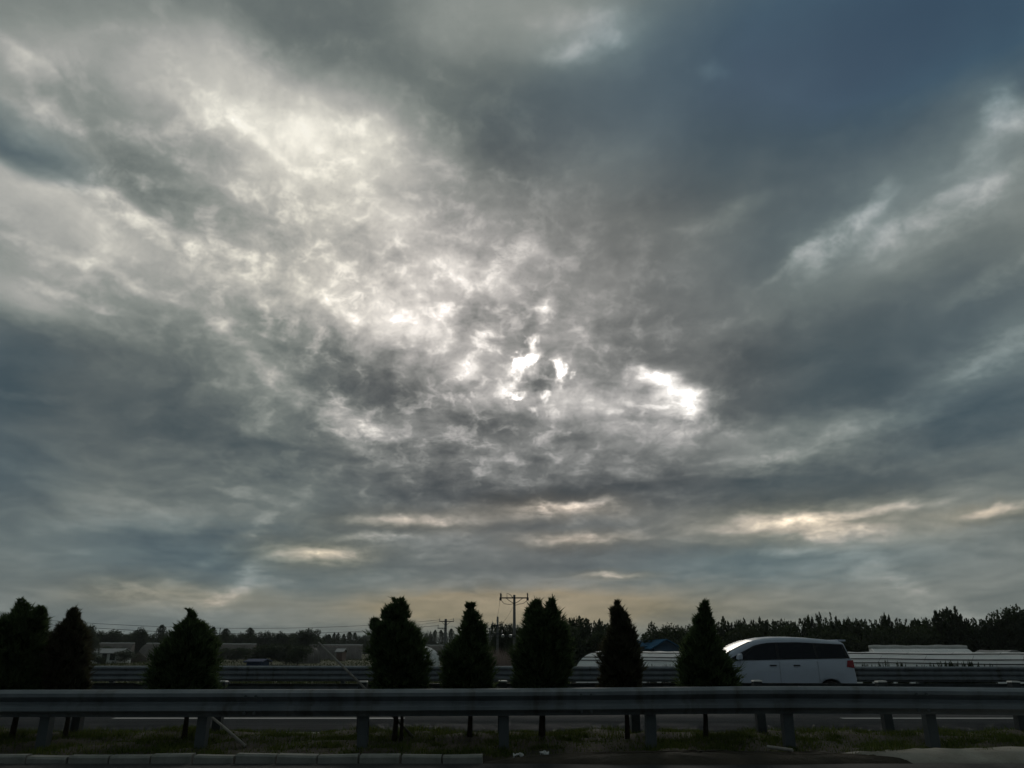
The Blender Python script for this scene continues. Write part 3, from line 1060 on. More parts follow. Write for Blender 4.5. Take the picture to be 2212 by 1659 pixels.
        g.add([(-3.03, sgn * .90, 1.20), (-3.17, sgn * .90, 1.20), (-3.17, sgn * 1.10, 1.19), (-3.03, sgn * 1.12, 1.19),
               (-3.03, sgn * .92, 1.36), (-3.14, sgn * .92, 1.33), (-3.13, sgn * 1.09, 1.32), (-3.03, sgn * 1.11, 1.35)],
              [(0, 1, 2, 3), (7, 6, 5, 4), (0, 4, 5, 1), (1, 5, 6, 2), (2, 6, 7, 3), (3, 7, 4, 0)])
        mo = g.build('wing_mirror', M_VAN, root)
        bv = mo.modifiers.new('b', 'BEVEL')
        bv.width = .03
        bv.segments = 3
        MB().add([(-3.026, sgn * .935, 1.215), (-3.026, sgn * 1.095, 1.205), (-3.026, sgn * 1.09, 1.33), (-3.026, sgn * .94, 1.34)], [(0, 1, 2, 3)]).build('mirror_glass', M_SHIELD, mo)
        MB().tube([(-3.1, sgn * .80, 1.18), (-3.1, sgn * .95, 1.22)], .03, 8).build('mirror_foot', M_BLACK, mo)
        # tail lamp wrapping the corner
        side_patch('tail_lamp', [(.05, 1.18), (.22, 1.17)], [(.03, .98), (.26, 1.01)], M_RED, .010, sgn, nz=4, nl=5)
        side_patch('headlamp', [(3.98, .95), (4.30, .86)], [(4.03, .82), (4.33, .74)], M_CLEAR, .010, sgn, nz=4, nl=6)
        for l in (.72, 3.50):
            w = empty('wheel', (-l, sgn * .80, .33))
            w.parent = root
            g = MB()
            prof = [(.20, -.10), (.30, -.105), (.325, -.085), (.33, -.05), (.33, .05), (.325, .085), (.30, .105), (.20, .10)]
            Vt, Ft = [], []
            N = 28
            for i in range(N):
                t = 2 * math.pi * i / N
                for rr, yy in prof:
                    Vt.append((rr * math.cos(t), yy, rr * math.sin(t)))
            k = len(prof)
            for i in range(N):
                for j in range(k):
                    Ft.append((i * k + j, i * k + (j + 1) % k, ((i + 1) % N) * k + (j + 1) % k, ((i + 1) % N) * k + j))
            mesh_obj('tyre', Vt, Ft, M_TYRE, w, True)
            g = MB()
            g.tube([(0, sgn * .02, 0), (0, sgn * .07, 0)], .05, 12)
            for q in range(10):
                t = 2 * math.pi * q / 10
                g.tube([(0, sgn * .06, 0), (.2 * math.cos(t), sgn * .075, .2 * math.sin(t))], [.022, .015], 6)
            g.tube([(0, -sgn * .02, 0), (0, sgn * .005, 0)], .205, 24)
            g.build('rim', M_RIM, w)

    def top_patch(name, l0, l1, fy, m, off, ymarg=.0, nl=10, ny=10):
        V, F = [], []
        for i in range(nl + 1):
            l = l0 + (l1 - l0) * i / nl
            top = zt(l)
            half = (hw(l, top - .1) - .13) * fy
            for j in range(ny + 1):
                y = -half + 2 * half * j / ny
                V.append((-l, y, top + .018 - .030 * (y / max(half, .01)) ** 2 * 1.0 + off))
        for i in range(nl):
            for j in range(ny):
                a = i * (ny + 1) + j
                F.append((a, a + 1, a + ny + 2, a + ny + 1))
        return mesh_obj(name, V, F, m, root, True)

    top_patch('windscreen', 2.68, 3.70, 1.06, M_SHIELD, .012)
    V = []
    g = MB()
    for yy in (-.64, .64):
        pass
    Vr = [(.005 - .105, -.68, 1.27), (.005 - .105, .68, 1.27), (.005 - .19, .60, 1.60), (.005 - .19, -.60, 1.60)]
    mesh_obj('rear_window', [(a + .012, b, c) for a, b, c in Vr], [(0, 1, 2, 3)], M_GLASS, root)
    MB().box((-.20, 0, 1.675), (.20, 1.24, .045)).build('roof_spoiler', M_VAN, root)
    MB().box((.004, 0, .78), (.02, .46, .15)).build('number_plate', M_PLATE, root)
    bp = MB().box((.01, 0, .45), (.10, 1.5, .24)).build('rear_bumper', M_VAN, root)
    bv = bp.modifiers.new('b', 'BEVEL')
    bv.width = .04
    bv.segments = 3
    MB().box((-4.40, 0, .62), (.03, .8, .16)).build('grille', M_BLACK, root)
    return root


build_van()


# ------------------------------------------------------------------ broadleaf trees
def crown_mesh(name, seed, kind, m):
    """unit crown: height 1 (z 0..1), half width about .5; upright plumes of small leaves"""
    r = np.random.default_rng(seed)
    tris = []
    if kind == 'spiky':
        plumes = [(r.normal(0, .17), r.normal(0, .17), r.uniform(.05, .45), r.uniform(.70, 1.0)) for _ in range(16)]
        plumes += [(r.uniform(-.42, .42), r.uniform(-.35, .35), r.uniform(0, .25), r.uniform(.45, .78)) for _ in range(16)]
        for (px, py, z0, z1) in plumes:
            k = 170
            t = r.uniform(0, 1, k)
            rad = .105 * np.sin(np.pi * np.clip(t * .86 + .14, 0, 1)) ** .7 * r.uniform(.2, 1.15, k)
            th = r.uniform(0, 6.283, k)
            lean = (px * .35, py * .35)
            P = np.column_stack([px + lean[0] * t + rad * np.cos(th), py + lean[1] * t + rad * np.sin(th), z0 + (z1 - z0) * t])
            D = np.column_stack([np.cos(th) * .45 + lean[0], np.sin(th) * .45, np.full(k, 1.0)]) + r.normal(0, .3, (k, 3))
            tris.append((P, D, r.uniform(.035, .075, k)))
    elif kind == 'round':
        lobes = [(r.normal(0, .2), r.normal(0, .2), r.uniform(.2, .82), r.uniform(.12, .24)) for _ in range(20)]
        for (px, py, pz, rad) in lobes:
            k = 240
            v = r.normal(0, 1, (k, 3))
            v /= np.linalg.norm(v, axis=1)[:, None]
            P = np.array([px, py, min(pz, 1 - rad)]) + v * (rad * r.uniform(.35, 1.05, k))[:, None]
            D = v + r.normal(0, .5, (k, 3)) + np.array([0, 0, .3])
            tris.append((P, D, r.uniform(.03, .06, k)))
    else:           # narrow column
        k = 2600
        t = r.uniform(0, 1, k)
        rad = .42 * np.sin(np.pi * np.clip(t * .8 + .18, 0, 1)) ** .6 * r.uniform(.2, 1.05, k)
        th = r.uniform(0, 6.283, k)
        rad *= 1 + .2 * np.sin(3 * th + 9 * t) + .15 * np.sin(23 * t)
        P = np.column_stack([rad * np.cos(th), rad * np.sin(th), t])
        D = np.column_stack([np.cos(th) * .4, np.sin(th) * .4, np.ones(k)]) + r.normal(0, .35, (k, 3))
        tris.append((P, D, r.uniform(.03, .07, k)))
    out = []
    for P, D, L in tris:
        D = D / np.linalg.norm(D, axis=1)[:, None]
        S = np.cross(D, r.normal(0, 1, D.shape))
        S /= np.linalg.norm(S, axis=1)[:, None]
        w = (L * .34)[:, None]
        mid = P + D * (L * .45)[:, None]
        tip = P + D * L[:, None]
        out.append(np.stack([P, mid + S * w, tip, mid - S * w], 1))
    o = tri_obj(name, np.concatenate(out).reshape(-1, 3), m, None, per=4)
    me = o.data
    bpy.data.objects.remove(o)
    return me


def trunk_mesh(name, seed):
    r = np.random.default_rng(seed)
    g = MB()
    p = [Vector((0, 0, -.03))]
    for i in range(1, 6):
        p.append(Vector((r.normal() * .012, r.normal() * .012, i * .14)))
    g.tube(p, [.030, .026, .023, .019, .013, .008], 7)
    for k in range(8):
        z = .2 + .06 * k
        th = r.uniform(0, 6.28)
        s = Vector((0, 0, z))
        e = s + Vector((math.cos(th) * .22, math.sin(th) * .22, .20))
        g.tube([s, s.lerp(e, .5) + Vector((0, 0, -.02)), e], [.012, .009, .004], 5)
    o = g.build(name, M_BARK)
    me = o.data
    bpy.data.objects.remove(o)
    return me


CROWNS = {k: [crown_mesh('crown_' + k, 40 + 7 * i + len(k), k, M_LEAF) for i in range(4)] for k in ('spiky', 'round', 'column')}
CROWNS['pale'] = [crown_mesh('crown_pale', 90 + i, 'round', M_LEAF2) for i in range(2)]
TRUNKS = [trunk_mesh('trunk', 60 + i) for i in range(3)]


def tree(name, label, x, y, height, width, kind, idx, cat='tree', group=None, crown_from=.12, base=FIELD_Z):
    root = empty(name, (x, y, base))
    tag(root, label, cat, group)
    c = bpy.data.objects.new('crown', CROWNS[kind][idx % len(CROWNS[kind])])
    link(c, root)
    c.location = (0, 0, height * crown_from)
    c.scale = (width, width, height * (1 - crown_from))
    c.rotation_euler = (0, 0, rng.uniform(0, 6.28))
    t = bpy.data.objects.new('trunk', TRUNKS[idx % 3])
    link(t, root)
    k = min(width * 1.1, height)
    t.scale = (k, k, height)
    return root


def tree_px(name, label, u, vtop, Y, wpx, kind, idx, **kw):
    p = at(u, vtop, Y)
    sc = (at(u + 10, vtop, Y).x - p.x) / 10
    b = kw.get('base', FIELD_Z)
    return tree(name, label, p.x, Y, p.z - b, wpx * sc, kind, idx, **kw)


# the wood on the right, tree by tree
RIGHT = [(1240, 1338, 40), (1256, 1327, 46), (1280, 1338, 40), (1298, 1343, 36), (1316, 1352, 30), (1412, 1360, 40), (1432, 1352, 36), (1446, 1347, 40), (1470, 1348, 40), (1490, 1348, 36),
         (1512, 1350, 36), (1549, 1335, 40), (1572, 1344, 36), (1597, 1338, 38), (1621, 1336, 36), (1640, 1343, 34), (1659, 1338, 36), (1683, 1340, 36), (1702, 1344, 34), (1719, 1337, 38),
         (1748, 1333, 40), (1768, 1346, 32), (1786, 1329, 38), (1812, 1345, 34), (1828, 1335, 30), (1854, 1333, 42), (1876, 1341, 36), (1890, 1338, 36), (1913, 1329, 40), (1934, 1345, 36),
         (1945, 1342, 34), (1964, 1345, 36), (1985, 1340, 40), (2004, 1330, 44)]
_T = ['first', 'second', 'third', 'fourth', 'fifth', 'sixth', 'seventh', 'eighth', 'ninth']
ORD = ['first', 'second', 'third', 'fourth', 'fifth', 'sixth', 'seventh', 'eighth', 'ninth', 'tenth', 'eleventh', 'twelfth', 'thirteenth', 'fourteenth', 'fifteenth',
       'sixteenth', 'seventeenth', 'eighteenth', 'nineteenth', 'twentieth', *('twenty-' + q for q in _T), 'thirtieth', *('thirty-' + q for q in _T), 'fortieth', *('forty-' + q for q in _T)]
HIDDEN = [(-60, 98), (122, 183), (372, 458), (803, 906), (998, 1048), (1500, 1545)]     # wholly behind the conifers


def hidden(u):
    return any(a_ < u < b_ for a_, b_ in HIDDEN)


n = 0
cnt = {}
for i, (u, v, w) in enumerate(RIGHT):
    if hidden(u):
        continue
    Y = 96 + 9 * ((i * 37) % 7) / 7
    if u < 1330:
        lab, grp = 'dark tree in the clump right of the twin-tipped conifer', 'clump of trees between two conifers'
    elif u < 1530:
        lab, grp = 'rounded tree in the wood behind the blue shed', 'trees behind the blue shed'
    else:
        lab, grp = 'young tree in the row above van and greenhouses', 'tree row on the right'
    cnt[grp] = cnt.get(grp, 0) + 1
    lab = lab + ', ' + ORD[cnt[grp] - 1] + ' from the left'
    kind = 'round' if 1330 < u < 1530 else 'spiky'
    if i % 4 == 1 and kind == 'spiky':
        kind = 'round'
    tree_px('leafy_tree', lab, u, v + rng.uniform(-4, 3), Y, w * rng.uniform(1.25, 1.95), kind, i, group=grp)
for (u, v, w, kind, lab) in [(2034, 1317, 56, 'spiky', 'taller bushy tree left of the topmost tree of the right wood'), (2058, 1312, 52, 'spiky', 'topmost bushy tree of the wood above the long greenhouse'),
                       (2090, 1337, 44, 'spiky', 'low tree in the dip right of the topmost tree'), (2114, 1339, 44, 'spiky', 'second low tree in the dip beside the picture edge'),
                       (2140, 1338, 44, 'spiky', 'low tree at the foot of the big dark tree on the right edge'), (2170, 1311, 60, 'round', 'big dark tree standing near the right picture edge'),
                       (2200, 1305, 70, 'round', 'tallest dark tree cut by the right picture edge'), (2240, 1312, 70, 'round', 'dark tree just past the right picture edge')]:
    tree_px('leafy_tree', lab, u, v, 92, w * 1.45, kind, n)
    n += 1
# undergrowth that closes the wood at its foot: one mass that nobody could count
r_ = np.random.default_rng(77)


def leaf_mass(name, label, u0, u1, vtop, Y, n, m, seed):
    r = np.random.default_rng(seed)
    x0, x1 = at(u0, vtop, Y).x, at(u1, vtop, Y).x
    h = at((u0 + u1) / 2, vtop, Y).z - FIELD_Z
    x = r.uniform(x0, x1, n)
    ridge = h * (1 + .14 * np.sin(x * 1.3) + .10 * np.sin(x * 2.9 + 1) + .07 * np.sin(x * 6.1 + 2))
    z = FIELD_Z + r.uniform(0, 1, n) ** .8 * ridge
    y = Y + r.normal(0, .9, n)
    L = r.uniform(.12, .34, n)
    D = r.normal(0, 1, (n, 3)) + np.array([0, 0, .5])
    D /= np.linalg.norm(D, axis=1)[:, None]
    S = np.cross(D, r.normal(0, 1, (n, 3)))
    S /= np.linalg.norm(S, axis=1)[:, None]
    P = np.column_stack([x, y, z])
    q = np.stack([P, P + D * (L * .5)[:, None] + S * (L * .35)[:, None], P + D * L[:, None], P + D * (L * .5)[:, None] - S * (L * .35)[:, None]], 1)
    return tag(tri_obj(name, q.reshape(-1, 3), m, None, per=4), label, 'undergrowth', kind='stuff')


leaf_mass('undergrowth', 'dark undergrowth closing the foot of the wood on the right', 1385, 2320, 1368, 91, 42000, M_LEAF, 3)
leaf_mass('undergrowth', 'dark undergrowth below the tree clump right of the twin-tipped conifer', 1228, 1330, 1368, 90, 7000, M_LEAF, 4)
for k, (u, v, w) in enumerate([(1070, 1362, 30), (1084, 1341, 34), (1100, 1342, 34), (1124, 1348, 40), (1140, 1352, 36)]):
    tree_px('leafy_tree', 'dark leafy tree behind the tall power pole, ' + ORD[k] + ' from the left', u, v, 110, w * 1.4, 'round', n, group='trees behind the power pole')
    n += 1

# the far line on the left
for (u, v, Y, w, kind, lab) in [
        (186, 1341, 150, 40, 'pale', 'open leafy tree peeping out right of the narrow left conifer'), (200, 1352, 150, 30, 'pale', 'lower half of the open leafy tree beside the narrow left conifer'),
        (237, 1358, 250, 46, 'round', 'low rounded tree above the small white house'), (310, 1353, 250, 34, 'round', 'round tree rising from the left horizon line'),
        (350, 1352, 250, 24, 'column', 'small pointed tree left of the squat conifer'), (461, 1356, 230, 20, 'column', 'first of two blunt trees right of the squat conifer'),
        (488, 1360, 230, 26, 'column', 'second of two blunt trees right of the squat conifer'), (541, 1358, 230, 24, 'column', 'knobby tree on the left horizon above the blue tarp'),
        (664, 1356, 210, 40, 'round', 'broad tree with a flat top above the slanting stake')]:
    tree_px('far_tree', lab, u, v, Y, w * 1.4, kind, n)
    n += 1
u, k = 95, 0
while u < 690:
    v = 1364 + r_.uniform(-4, 5)
    if not hidden(u):
        tree_px('far_tree', 'small dark tree in the far left horizon line, ' + ORD[k] + ' from the left', u, v, 270 + r_.uniform(-15, 15), r_.uniform(34, 52), 'round', int(u), group='far tree line on the left', crown_from=.02)
        k += 1
    u += r_.uniform(13, 19)
u, k = 690, 0
while u < 1075:
    v = 1368 + r_.uniform(-5, 4) - (3 if u > 880 else 0)
    if not hidden(u):
        tree_px('far_tree', 'narrow tree in the far row left of the power poles, ' + ORD[k] + ' from the left', u, v, 330 + r_.uniform(-10, 10), r_.uniform(16, 26), ('column', 'round')[int(u) % 3 == 0], int(u), group='far row of narrow trees', crown_from=.02)
        k += 1
    u += r_.uniform(8, 13)


def far_wood():
    r = np.random.default_rng(5)
    n = 26000
    x = r.uniform(-420, 420, n)
    ridge = 5.2 + 1.0 * np.sin(x * .05) + .8 * np.sin(x * .13 + 1)
    z = r.uniform(0, 1, n) * ridge + FIELD_Z
    y = 400 + r.uniform(0, 20, n)
    L = r.uniform(.7, 1.7, n)
    a = r.uniform(0, 6.283, (n, 3))
    P = np.column_stack([x, y, z])
    t = []
    for k in range(3):
        t.append(P + np.column_stack([np.cos(a[:, k]) * L, r.normal(0, .5, n), np.sin(a[:, k]) * L]))
    return np.stack(t, 1).reshape(-1, 3)


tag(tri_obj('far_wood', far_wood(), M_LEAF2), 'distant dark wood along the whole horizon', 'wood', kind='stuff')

# bushes in the fields on the left
for i, (u, v, Y, w, lab) in enumerate([
        (232, 1393, 175, 50, 'dark bush behind the small white house'), (262, 1398, 170, 40, 'rounded shrub touching the white house roof'), (216, 1416, 148, 26, 'dark shrub in front of the white house wall'),
        (272, 1405, 160, 34, 'shrub between the white house and the mound'), (560, 1391, 150, 54, 'left bush of the dark clump above the blue tarp'), (590, 1389, 145, 60, 'middle bush of the dark clump above the blue tarp'),
        (622, 1390, 145, 60, 'broad bush left of the slanting stake'), (646, 1392, 140, 46, 'bush right under the slanting stake tip'), (516, 1396, 180, 44, 'low bush between the squat conifer and the blue tarp'), (480, 1398, 180, 40, 'low bush just right of the squat conifer')]):
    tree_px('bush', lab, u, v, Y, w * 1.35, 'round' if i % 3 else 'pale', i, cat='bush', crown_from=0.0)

# dry stalks about the foot of the power poles
def stalks(name, label, x0, x1, y0, y1, h0, h1, n, seed, w=.03):
    r = np.random.default_rng(seed)
    x = r.uniform(x0, x1, n)
    y = r.uniform(y0, y1, n)
    h = r.uniform(h0, h1, n)
    ln = r.normal(0, .22, n) * h
    A = np.column_stack([x - w, y, np.full(n, FIELD_Z)])
    B = np.column_stack([x + w, y + w, np.full(n, FIELD_Z)])
    C = np.column_stack([x + ln, y + r.normal(0, .3, n), FIELD_Z + h])
    return tag(tri_obj(name, np.stack([A, B, C], 1).reshape(-1, 3), M_DRY), label, 'reeds', kind='stuff')


a, b = at(1050, 1400, 72).x, at(1108, 1400, 72).x
stalks('dry_reeds', 'pinkish dry reeds at the foot of the power poles', a, b, 70, 76, 1.4, 3.0, 900, 9)


# ------------------------------------------------------------------ power line
def insulator(p, parent, s=1.0):
    g = MB()
    for k in range(3):
        z = k * .07 * s
        g.tube([p + Vector((0, 0, z)), p + Vector((0, 0, z + .025 * s)), p + Vector((0, 0, z + .05 * s))], [.03 * s, .07 * s, .03 * s], 8)
    g.tube([p + Vector((0, 0, -.1 * s)), p + Vector((0, 0, .3 * s))], .015 * s, 6)
    return g.build('insulator', M_PORC, parent, True)


def power_pole(label, u, vtop, Y, rad, arms, low_beads=None, group='power poles'):
    top = at(u, vtop, Y)
    root = empty('power_pole', (top.x, Y, FIELD_Z))
    tag(root, label, 'power pole', group)
    h = top.z - FIELD_Z
    MB().tube([(0, 0, -.3), (0, 0, h * .5), (0, 0, h)], [rad * 1.25, rad * 1.1, rad * .85], 12).build('shaft', M_PCON, root, True)
    tips = []
    for (dz_, l, r, tilt) in arms:
        z = h - dz_
        g = MB()
        g.box(((l + r) / 2, -rad - .03, z), (r - l, .09, .11))
        am = g.build('crossarm', M_IRON, root)
        g2 = MB()
        if l < -.5 and r > .5:
            g2.tube([(l * .62, -rad - .03, z), (l * .3, -rad - .02, z - .32), (0, -rad * .8, z - .55)], .03, 6)
            g2.tube([(r * .62, -rad - .03, z), (r * .3, -rad - .02, z - .32), (0, -rad * .8, z - .55)], .03, 6)
        else:
            g2.tube([((l + r) * .6, -rad - .03, z), (0, -rad, z - .4)], .025, 6)
        g2.build('brace', M_IRON, am)
        for xx in ([l + .08, r - .08] if abs(l) > .4 and abs(r) > .4 else [l + .08 if abs(l) > abs(r) else r - .08]):
            insulator(Vector((xx, -rad - .03, z + .12)), am, 1.3)
            tips.append(Vector((top.x + xx, Y - rad - .03, FIELD_Z + z + .5)))
    if low_beads:
        z = h - low_beads[0]
        am = MB().box((0, -rad - .05, z), (low_beads[1] * 2, .10, .12)).build('crossarm', M_IRON, root)
        for xx in np.linspace(-low_beads[1] + .1, low_beads[1] - .1, 4):
            g = MB()
            c = Vector((float(xx), -rad - .14, z))
            g.tube([c + Vector((0, -.16, 0)), c + Vector((0, -.1, 0)), c, c + Vector((0, .04, 0))], [.05, .15, .17, .06], 10)
            g.build('insulator', M_PORC, am, True)
    return root, tips


def wire(label, pts, sag, rad=.012, group='overhead wires'):
    a, b = pts
    P = []
    for i in range(25):
        t = i / 24
        p = a.lerp(b, t)
        p.z -= sag * 4 * t * (1 - t)
        P.append(p)
    return tag(MB().tube(P, rad, 5).build('overhead_wire', M_WIRE), label, 'wire', group)


def px_m(Y, px):
    return px * Y * .955 / FOC


p1, t1 = power_pole('tall concrete power pole with a wide crossarm and hooked ends, beside the twin-tipped conifer', 1111, 1285, 80, .14,
                    [(.30, -px_m(80, 30), px_m(80, 31), 0)], low_beads=(px_m(80, 86), px_m(80, 27)))
# hooked ends of the top crossarm and its arcing jumpers
hk = p1.location.z
h1 = at(1111, 1285, 80).z - FIELD_Z
am = [c for c in p1.children if c.name.startswith('crossarm')][0]
g = MB()
for xx in (-px_m(80, 30), px_m(80, 29)):
    g.tube([(xx, -.2, h1 - .3), (xx - .02, -.2, h1 + .15)], .05, 8)
    g.tube([(xx, -.2, h1 - .55), (xx, -.2, h1 - .25)], .11, 8)
xx = -px_m(80, 16)
g.tube([(xx, -.2, h1 - .3), (xx, -.2, h1 + .15), (xx + .35, -.2, h1 - .02), (xx + .55, -.2, h1 - .25)], .03, 6)
g.tube([(-px_m(80, 29), -.2, h1 - .5), (-px_m(80, 22), -.2, h1 - .85), (-px_m(80, 10), -.2, h1 - .92), (-.1, -.15, h1 - .85)], .025, 6)
g.tube([(px_m(80, 29), -.2, h1 - .5), (px_m(80, 20), -.2, h1 - .82), (px_m(80, 8), -.2, h1 - .9), (.1, -.15, h1 - 1.0)], .025, 6)
g.build('jumper_hooks', M_IRON, am)
p2, t2 = power_pole('pale concrete power pole with two staggered arms, left of the knob-tipped conifer', 963, 1337, 118, .20,
                    [(.35, -px_m(118, 14), px_m(118, 18), 0), (px_m(118, 14) + .35, -px_m(118, 17), .2, 0)])
power_pole('thin tapering pole just left of the tall power pole', 1075, 1332, 100, .13, [(1.0, -.7, .15, 0), (2.0, -.6, .6, 0)])
power_pole('short pole with two crossarms in the receding line, nearest the reeds', 1064, 1346, 135, .15, [(.8, -.9, .9, 0), (1.9, -.8, .8, 0)])
power_pole('smaller pole with two crossarms in the receding line, second back', 1058, 1356, 165, .15, [(.7, -1.0, 1.0, 0), (1.9, -.9, .9, 0)])
power_pole('smallest pole with a crossarm in the receding line, farthest back', 1054, 1363, 200, .16, [(.7, -1.1, 1.1, 0)])
p7, t7 = power_pole('thin pole rising behind the right tip of the twin-tipped conifer', 1193, 1290, 84, .07, [(.45, -.35, .35, 0)])
g = MB()
hh = at(1193, 1290, 84).z - FIELD_Z
g.tube([(0, 0, hh - .1), (0, 0, hh + .35)], .04, 6)
g.build('finial', M_IRON, p7)

# wires of the receding line: from the tall pole to the thin one behind it
L0, R0 = at(1080, 1298, 79.8), at(1141, 1298, 79.8)
wire('wire from the left hook of the tall pole down to the thin pole', (L0, at(1071, 1345, 100)), .3)
wire('wire from the middle of the tall pole falling away left', (at(1108, 1312, 79.8), at(1066, 1356, 135)), .6)
wire('wire from the right hook of the tall pole falling behind the bushes', (R0, at(1120, 1352, 104)), .4)
# wires to the left edge
endL = at(-160, 1316, 84)
wire('upper thin wire running left across the sky to the staggered-arm pole', (endL, at(950, 1339, 118)), 1.5, .020)
wire('lower thin wire running left across the sky to the staggered-arm pole', (at(-160, 1322, 84), at(948, 1351, 118)), 1.6, .026)
wire('faint third wire low over the far trees on the left', (at(-160, 1330, 90), at(977, 1338, 118)), 2.6, .015)
wire('wire falling right from the staggered-arm pole to the knob-tipped conifer', (at(981, 1340, 118), at(1056, 1361, 165)), .6, .012)
wire('lower wire falling right from the staggered-arm pole', (at(975, 1352, 118), at(1050, 1372, 200)), .5, .012)
MB_ant = MB().tube([at(476, 1356, 240), Vector((at(476, 1356, 240).x, 240, FIELD_Z))], .12, 6).build('mast', M_IRON)
tag(MB_ant, 'thin mast between two blunt trees on the left horizon', 'mast')


# ------------------------------------------------------------------ greenhouses
def tunnel(label, A, B, depth, height, m, hoop_gap=1.2, rails=(), quilt=False, steep=.62, ends=True, base=FIELD_Z):
    """film tunnel from A to B (ground points of its front edge), arched over depth"""
    A, B = Vector(A), Vector(B)
    d = (B - A)
    Ln = d.length
    rz = math.atan2(d.y, d.x)
    root = empty('greenhouse', (A.x, A.y, base), rz)
    tag(root, label, 'greenhouse')
    N = 28

    def arch(t, grow=0.):
        a = math.pi * t
        if quilt:   # lean-to: steep belly in front, ridge towards the back
            y = depth * t
            z = height * min(1.0, math.sin(min(1.0, t / .78) * math.pi / 2) ** .62) if t < .9 else height * (1 - (t - .9) / .1 * .9)
        else:
            y = depth / 2 - (depth / 2) * math.cos(a)
            z = height * max(0.0, math.sin(a)) ** steep
        return y, max(z, 0) + grow

    V, F = [], []
    nx = max(8, int(Ln / (hoop_gap / 4)))
    for i in range(nx + 1):
        x = Ln * i / nx
        sag = .028 * abs(math.sin(math.pi * x / hoop_gap)) ** .8
        for k in range(N + 1):
            y, z = arch(k / N)
            nz = math.sin(math.pi * k / N)
            V.append((x, y + sag * .6 * (1 if k < N / 2 else -1) * (1 - nz), z - sag * nz + .008 * math.sin(x * 3.1 + k)))
    for i in range(nx):
        for k in range(N):
            q = i * (N + 1) + k
            F.append((q, q + N + 1, q + N + 2, q + 1))
    film = mesh_obj('film', V, F, m, root, True)
    # hoops
    g = MB()
    g.tube([(0, arch(k / N)[0], arch(k / N)[1] - .022) for k in range(N + 1)], .016, 5)
    proto = g.build('hoop', M_TUBE, root)
    nh = int(Ln / hoop_gap)
    for i in range(1, min(nh, 60) + 1):
        share('hoop', proto, root, (i * hoop_gap, 0, 0))
    for z in rails:
        # a rail or strap along the belly of the film at height z
        best = min((abs(arch(k / 400)[1] - z), k) for k in range(200))[1]
        y, zz = arch(best / 400)
        pts = [(x, y - .05, zz + .02 + .012 * math.sin(x * .9 + z * 5)) for x in np.linspace(-.1, Ln, 60)]
        MB().tube(pts, .026, 6).build('strap', M_STRAP, root)
    if quilt:
        y, z = arch(.80)
        pts = [(x, y - .15, z + .10 + .02 * math.sin(x * 1.3) + .02 * math.sin(x * 3.7)) for x in np.linspace(-.1, Ln + .1, 80)]
        MB().tube(pts, .17, 10).build('rolled_quilt', M_QUILT, root, True)
    if ends:
        for x, nm in ((0.006, 0), (Ln - .006, 1)):
            E = [(x, arch(k / N)[0], arch(k / N)[1] - .01) for k in range(N + 1)]
            ew = mesh_obj('end_wall', E, [tuple(range(N + 1))], m, root)
            s = -1 if nm == 0 else 1
            MB().box((x + s * .02, depth / 2, .9), (.03, .9, 1.8)).build('door', M_FILM2, ew)
    return root


A = at(1236, 1411, 50)
B = at(2212, 1418, 36)
ext = (Vector((B.x, 36, 0)) - Vector((A.x, 50, 0))) * 1.2
tunnel('long white film greenhouse with black straps, just beyond the far guardrail on the right', (A.x, 50, 0), (A.x + ext.x, 50 + ext.y, 0), 7.0, 2.62, M_FILM, 1.0, rails=(2.51, 2.27, 2.10), steep=.55)
def lean(label, u0, u1, v, Y0, Y1, m=M_FILM, quilt=True, depth=6.5, ends=True, rails=()):
    a, b = at(u0, v, Y0), at(u1, v, Y1)
    return tunnel(label, (a.x, Y0, 0), (b.x, Y1, 0), depth, a.z - FIELD_Z - (.1 if quilt else 0), m, 1.2, quilt=quilt, ends=ends, rails=rails)


lean('greenhouse with a rolled quilt on its ridge, behind the long greenhouse right of the van', 1900, 2122, 1398, 70, 68)
lean('shorter quilted greenhouse close behind the tail of the van', 1740, 1858, 1396, 74, 74)
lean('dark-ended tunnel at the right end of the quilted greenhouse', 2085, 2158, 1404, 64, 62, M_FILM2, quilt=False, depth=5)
# far ones on the left
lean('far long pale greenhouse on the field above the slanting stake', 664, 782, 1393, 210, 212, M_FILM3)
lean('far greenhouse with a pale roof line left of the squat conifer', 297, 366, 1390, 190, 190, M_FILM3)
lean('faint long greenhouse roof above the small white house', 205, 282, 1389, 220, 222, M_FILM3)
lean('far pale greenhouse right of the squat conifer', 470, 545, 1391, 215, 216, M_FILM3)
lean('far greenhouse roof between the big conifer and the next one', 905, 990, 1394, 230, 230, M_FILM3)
tunnel('white rounded film tunnel end between the big conifer and the knob-tipped one', (at(922, 1400, 130).x, 130, 0), (at(951, 1400, 134).x, 134, 0), 8, at(936, 1394, 130).z - FIELD_Z, M_FILM, 1.0)
tunnel('small grey tunnel mound left of the slanting stake', (at(658, 1400, 160).x, 160, 0), (at(694, 1400, 162).x, 162, 0), 6, at(670, 1399, 160).z - FIELD_Z, M_FILM3, 1.0)

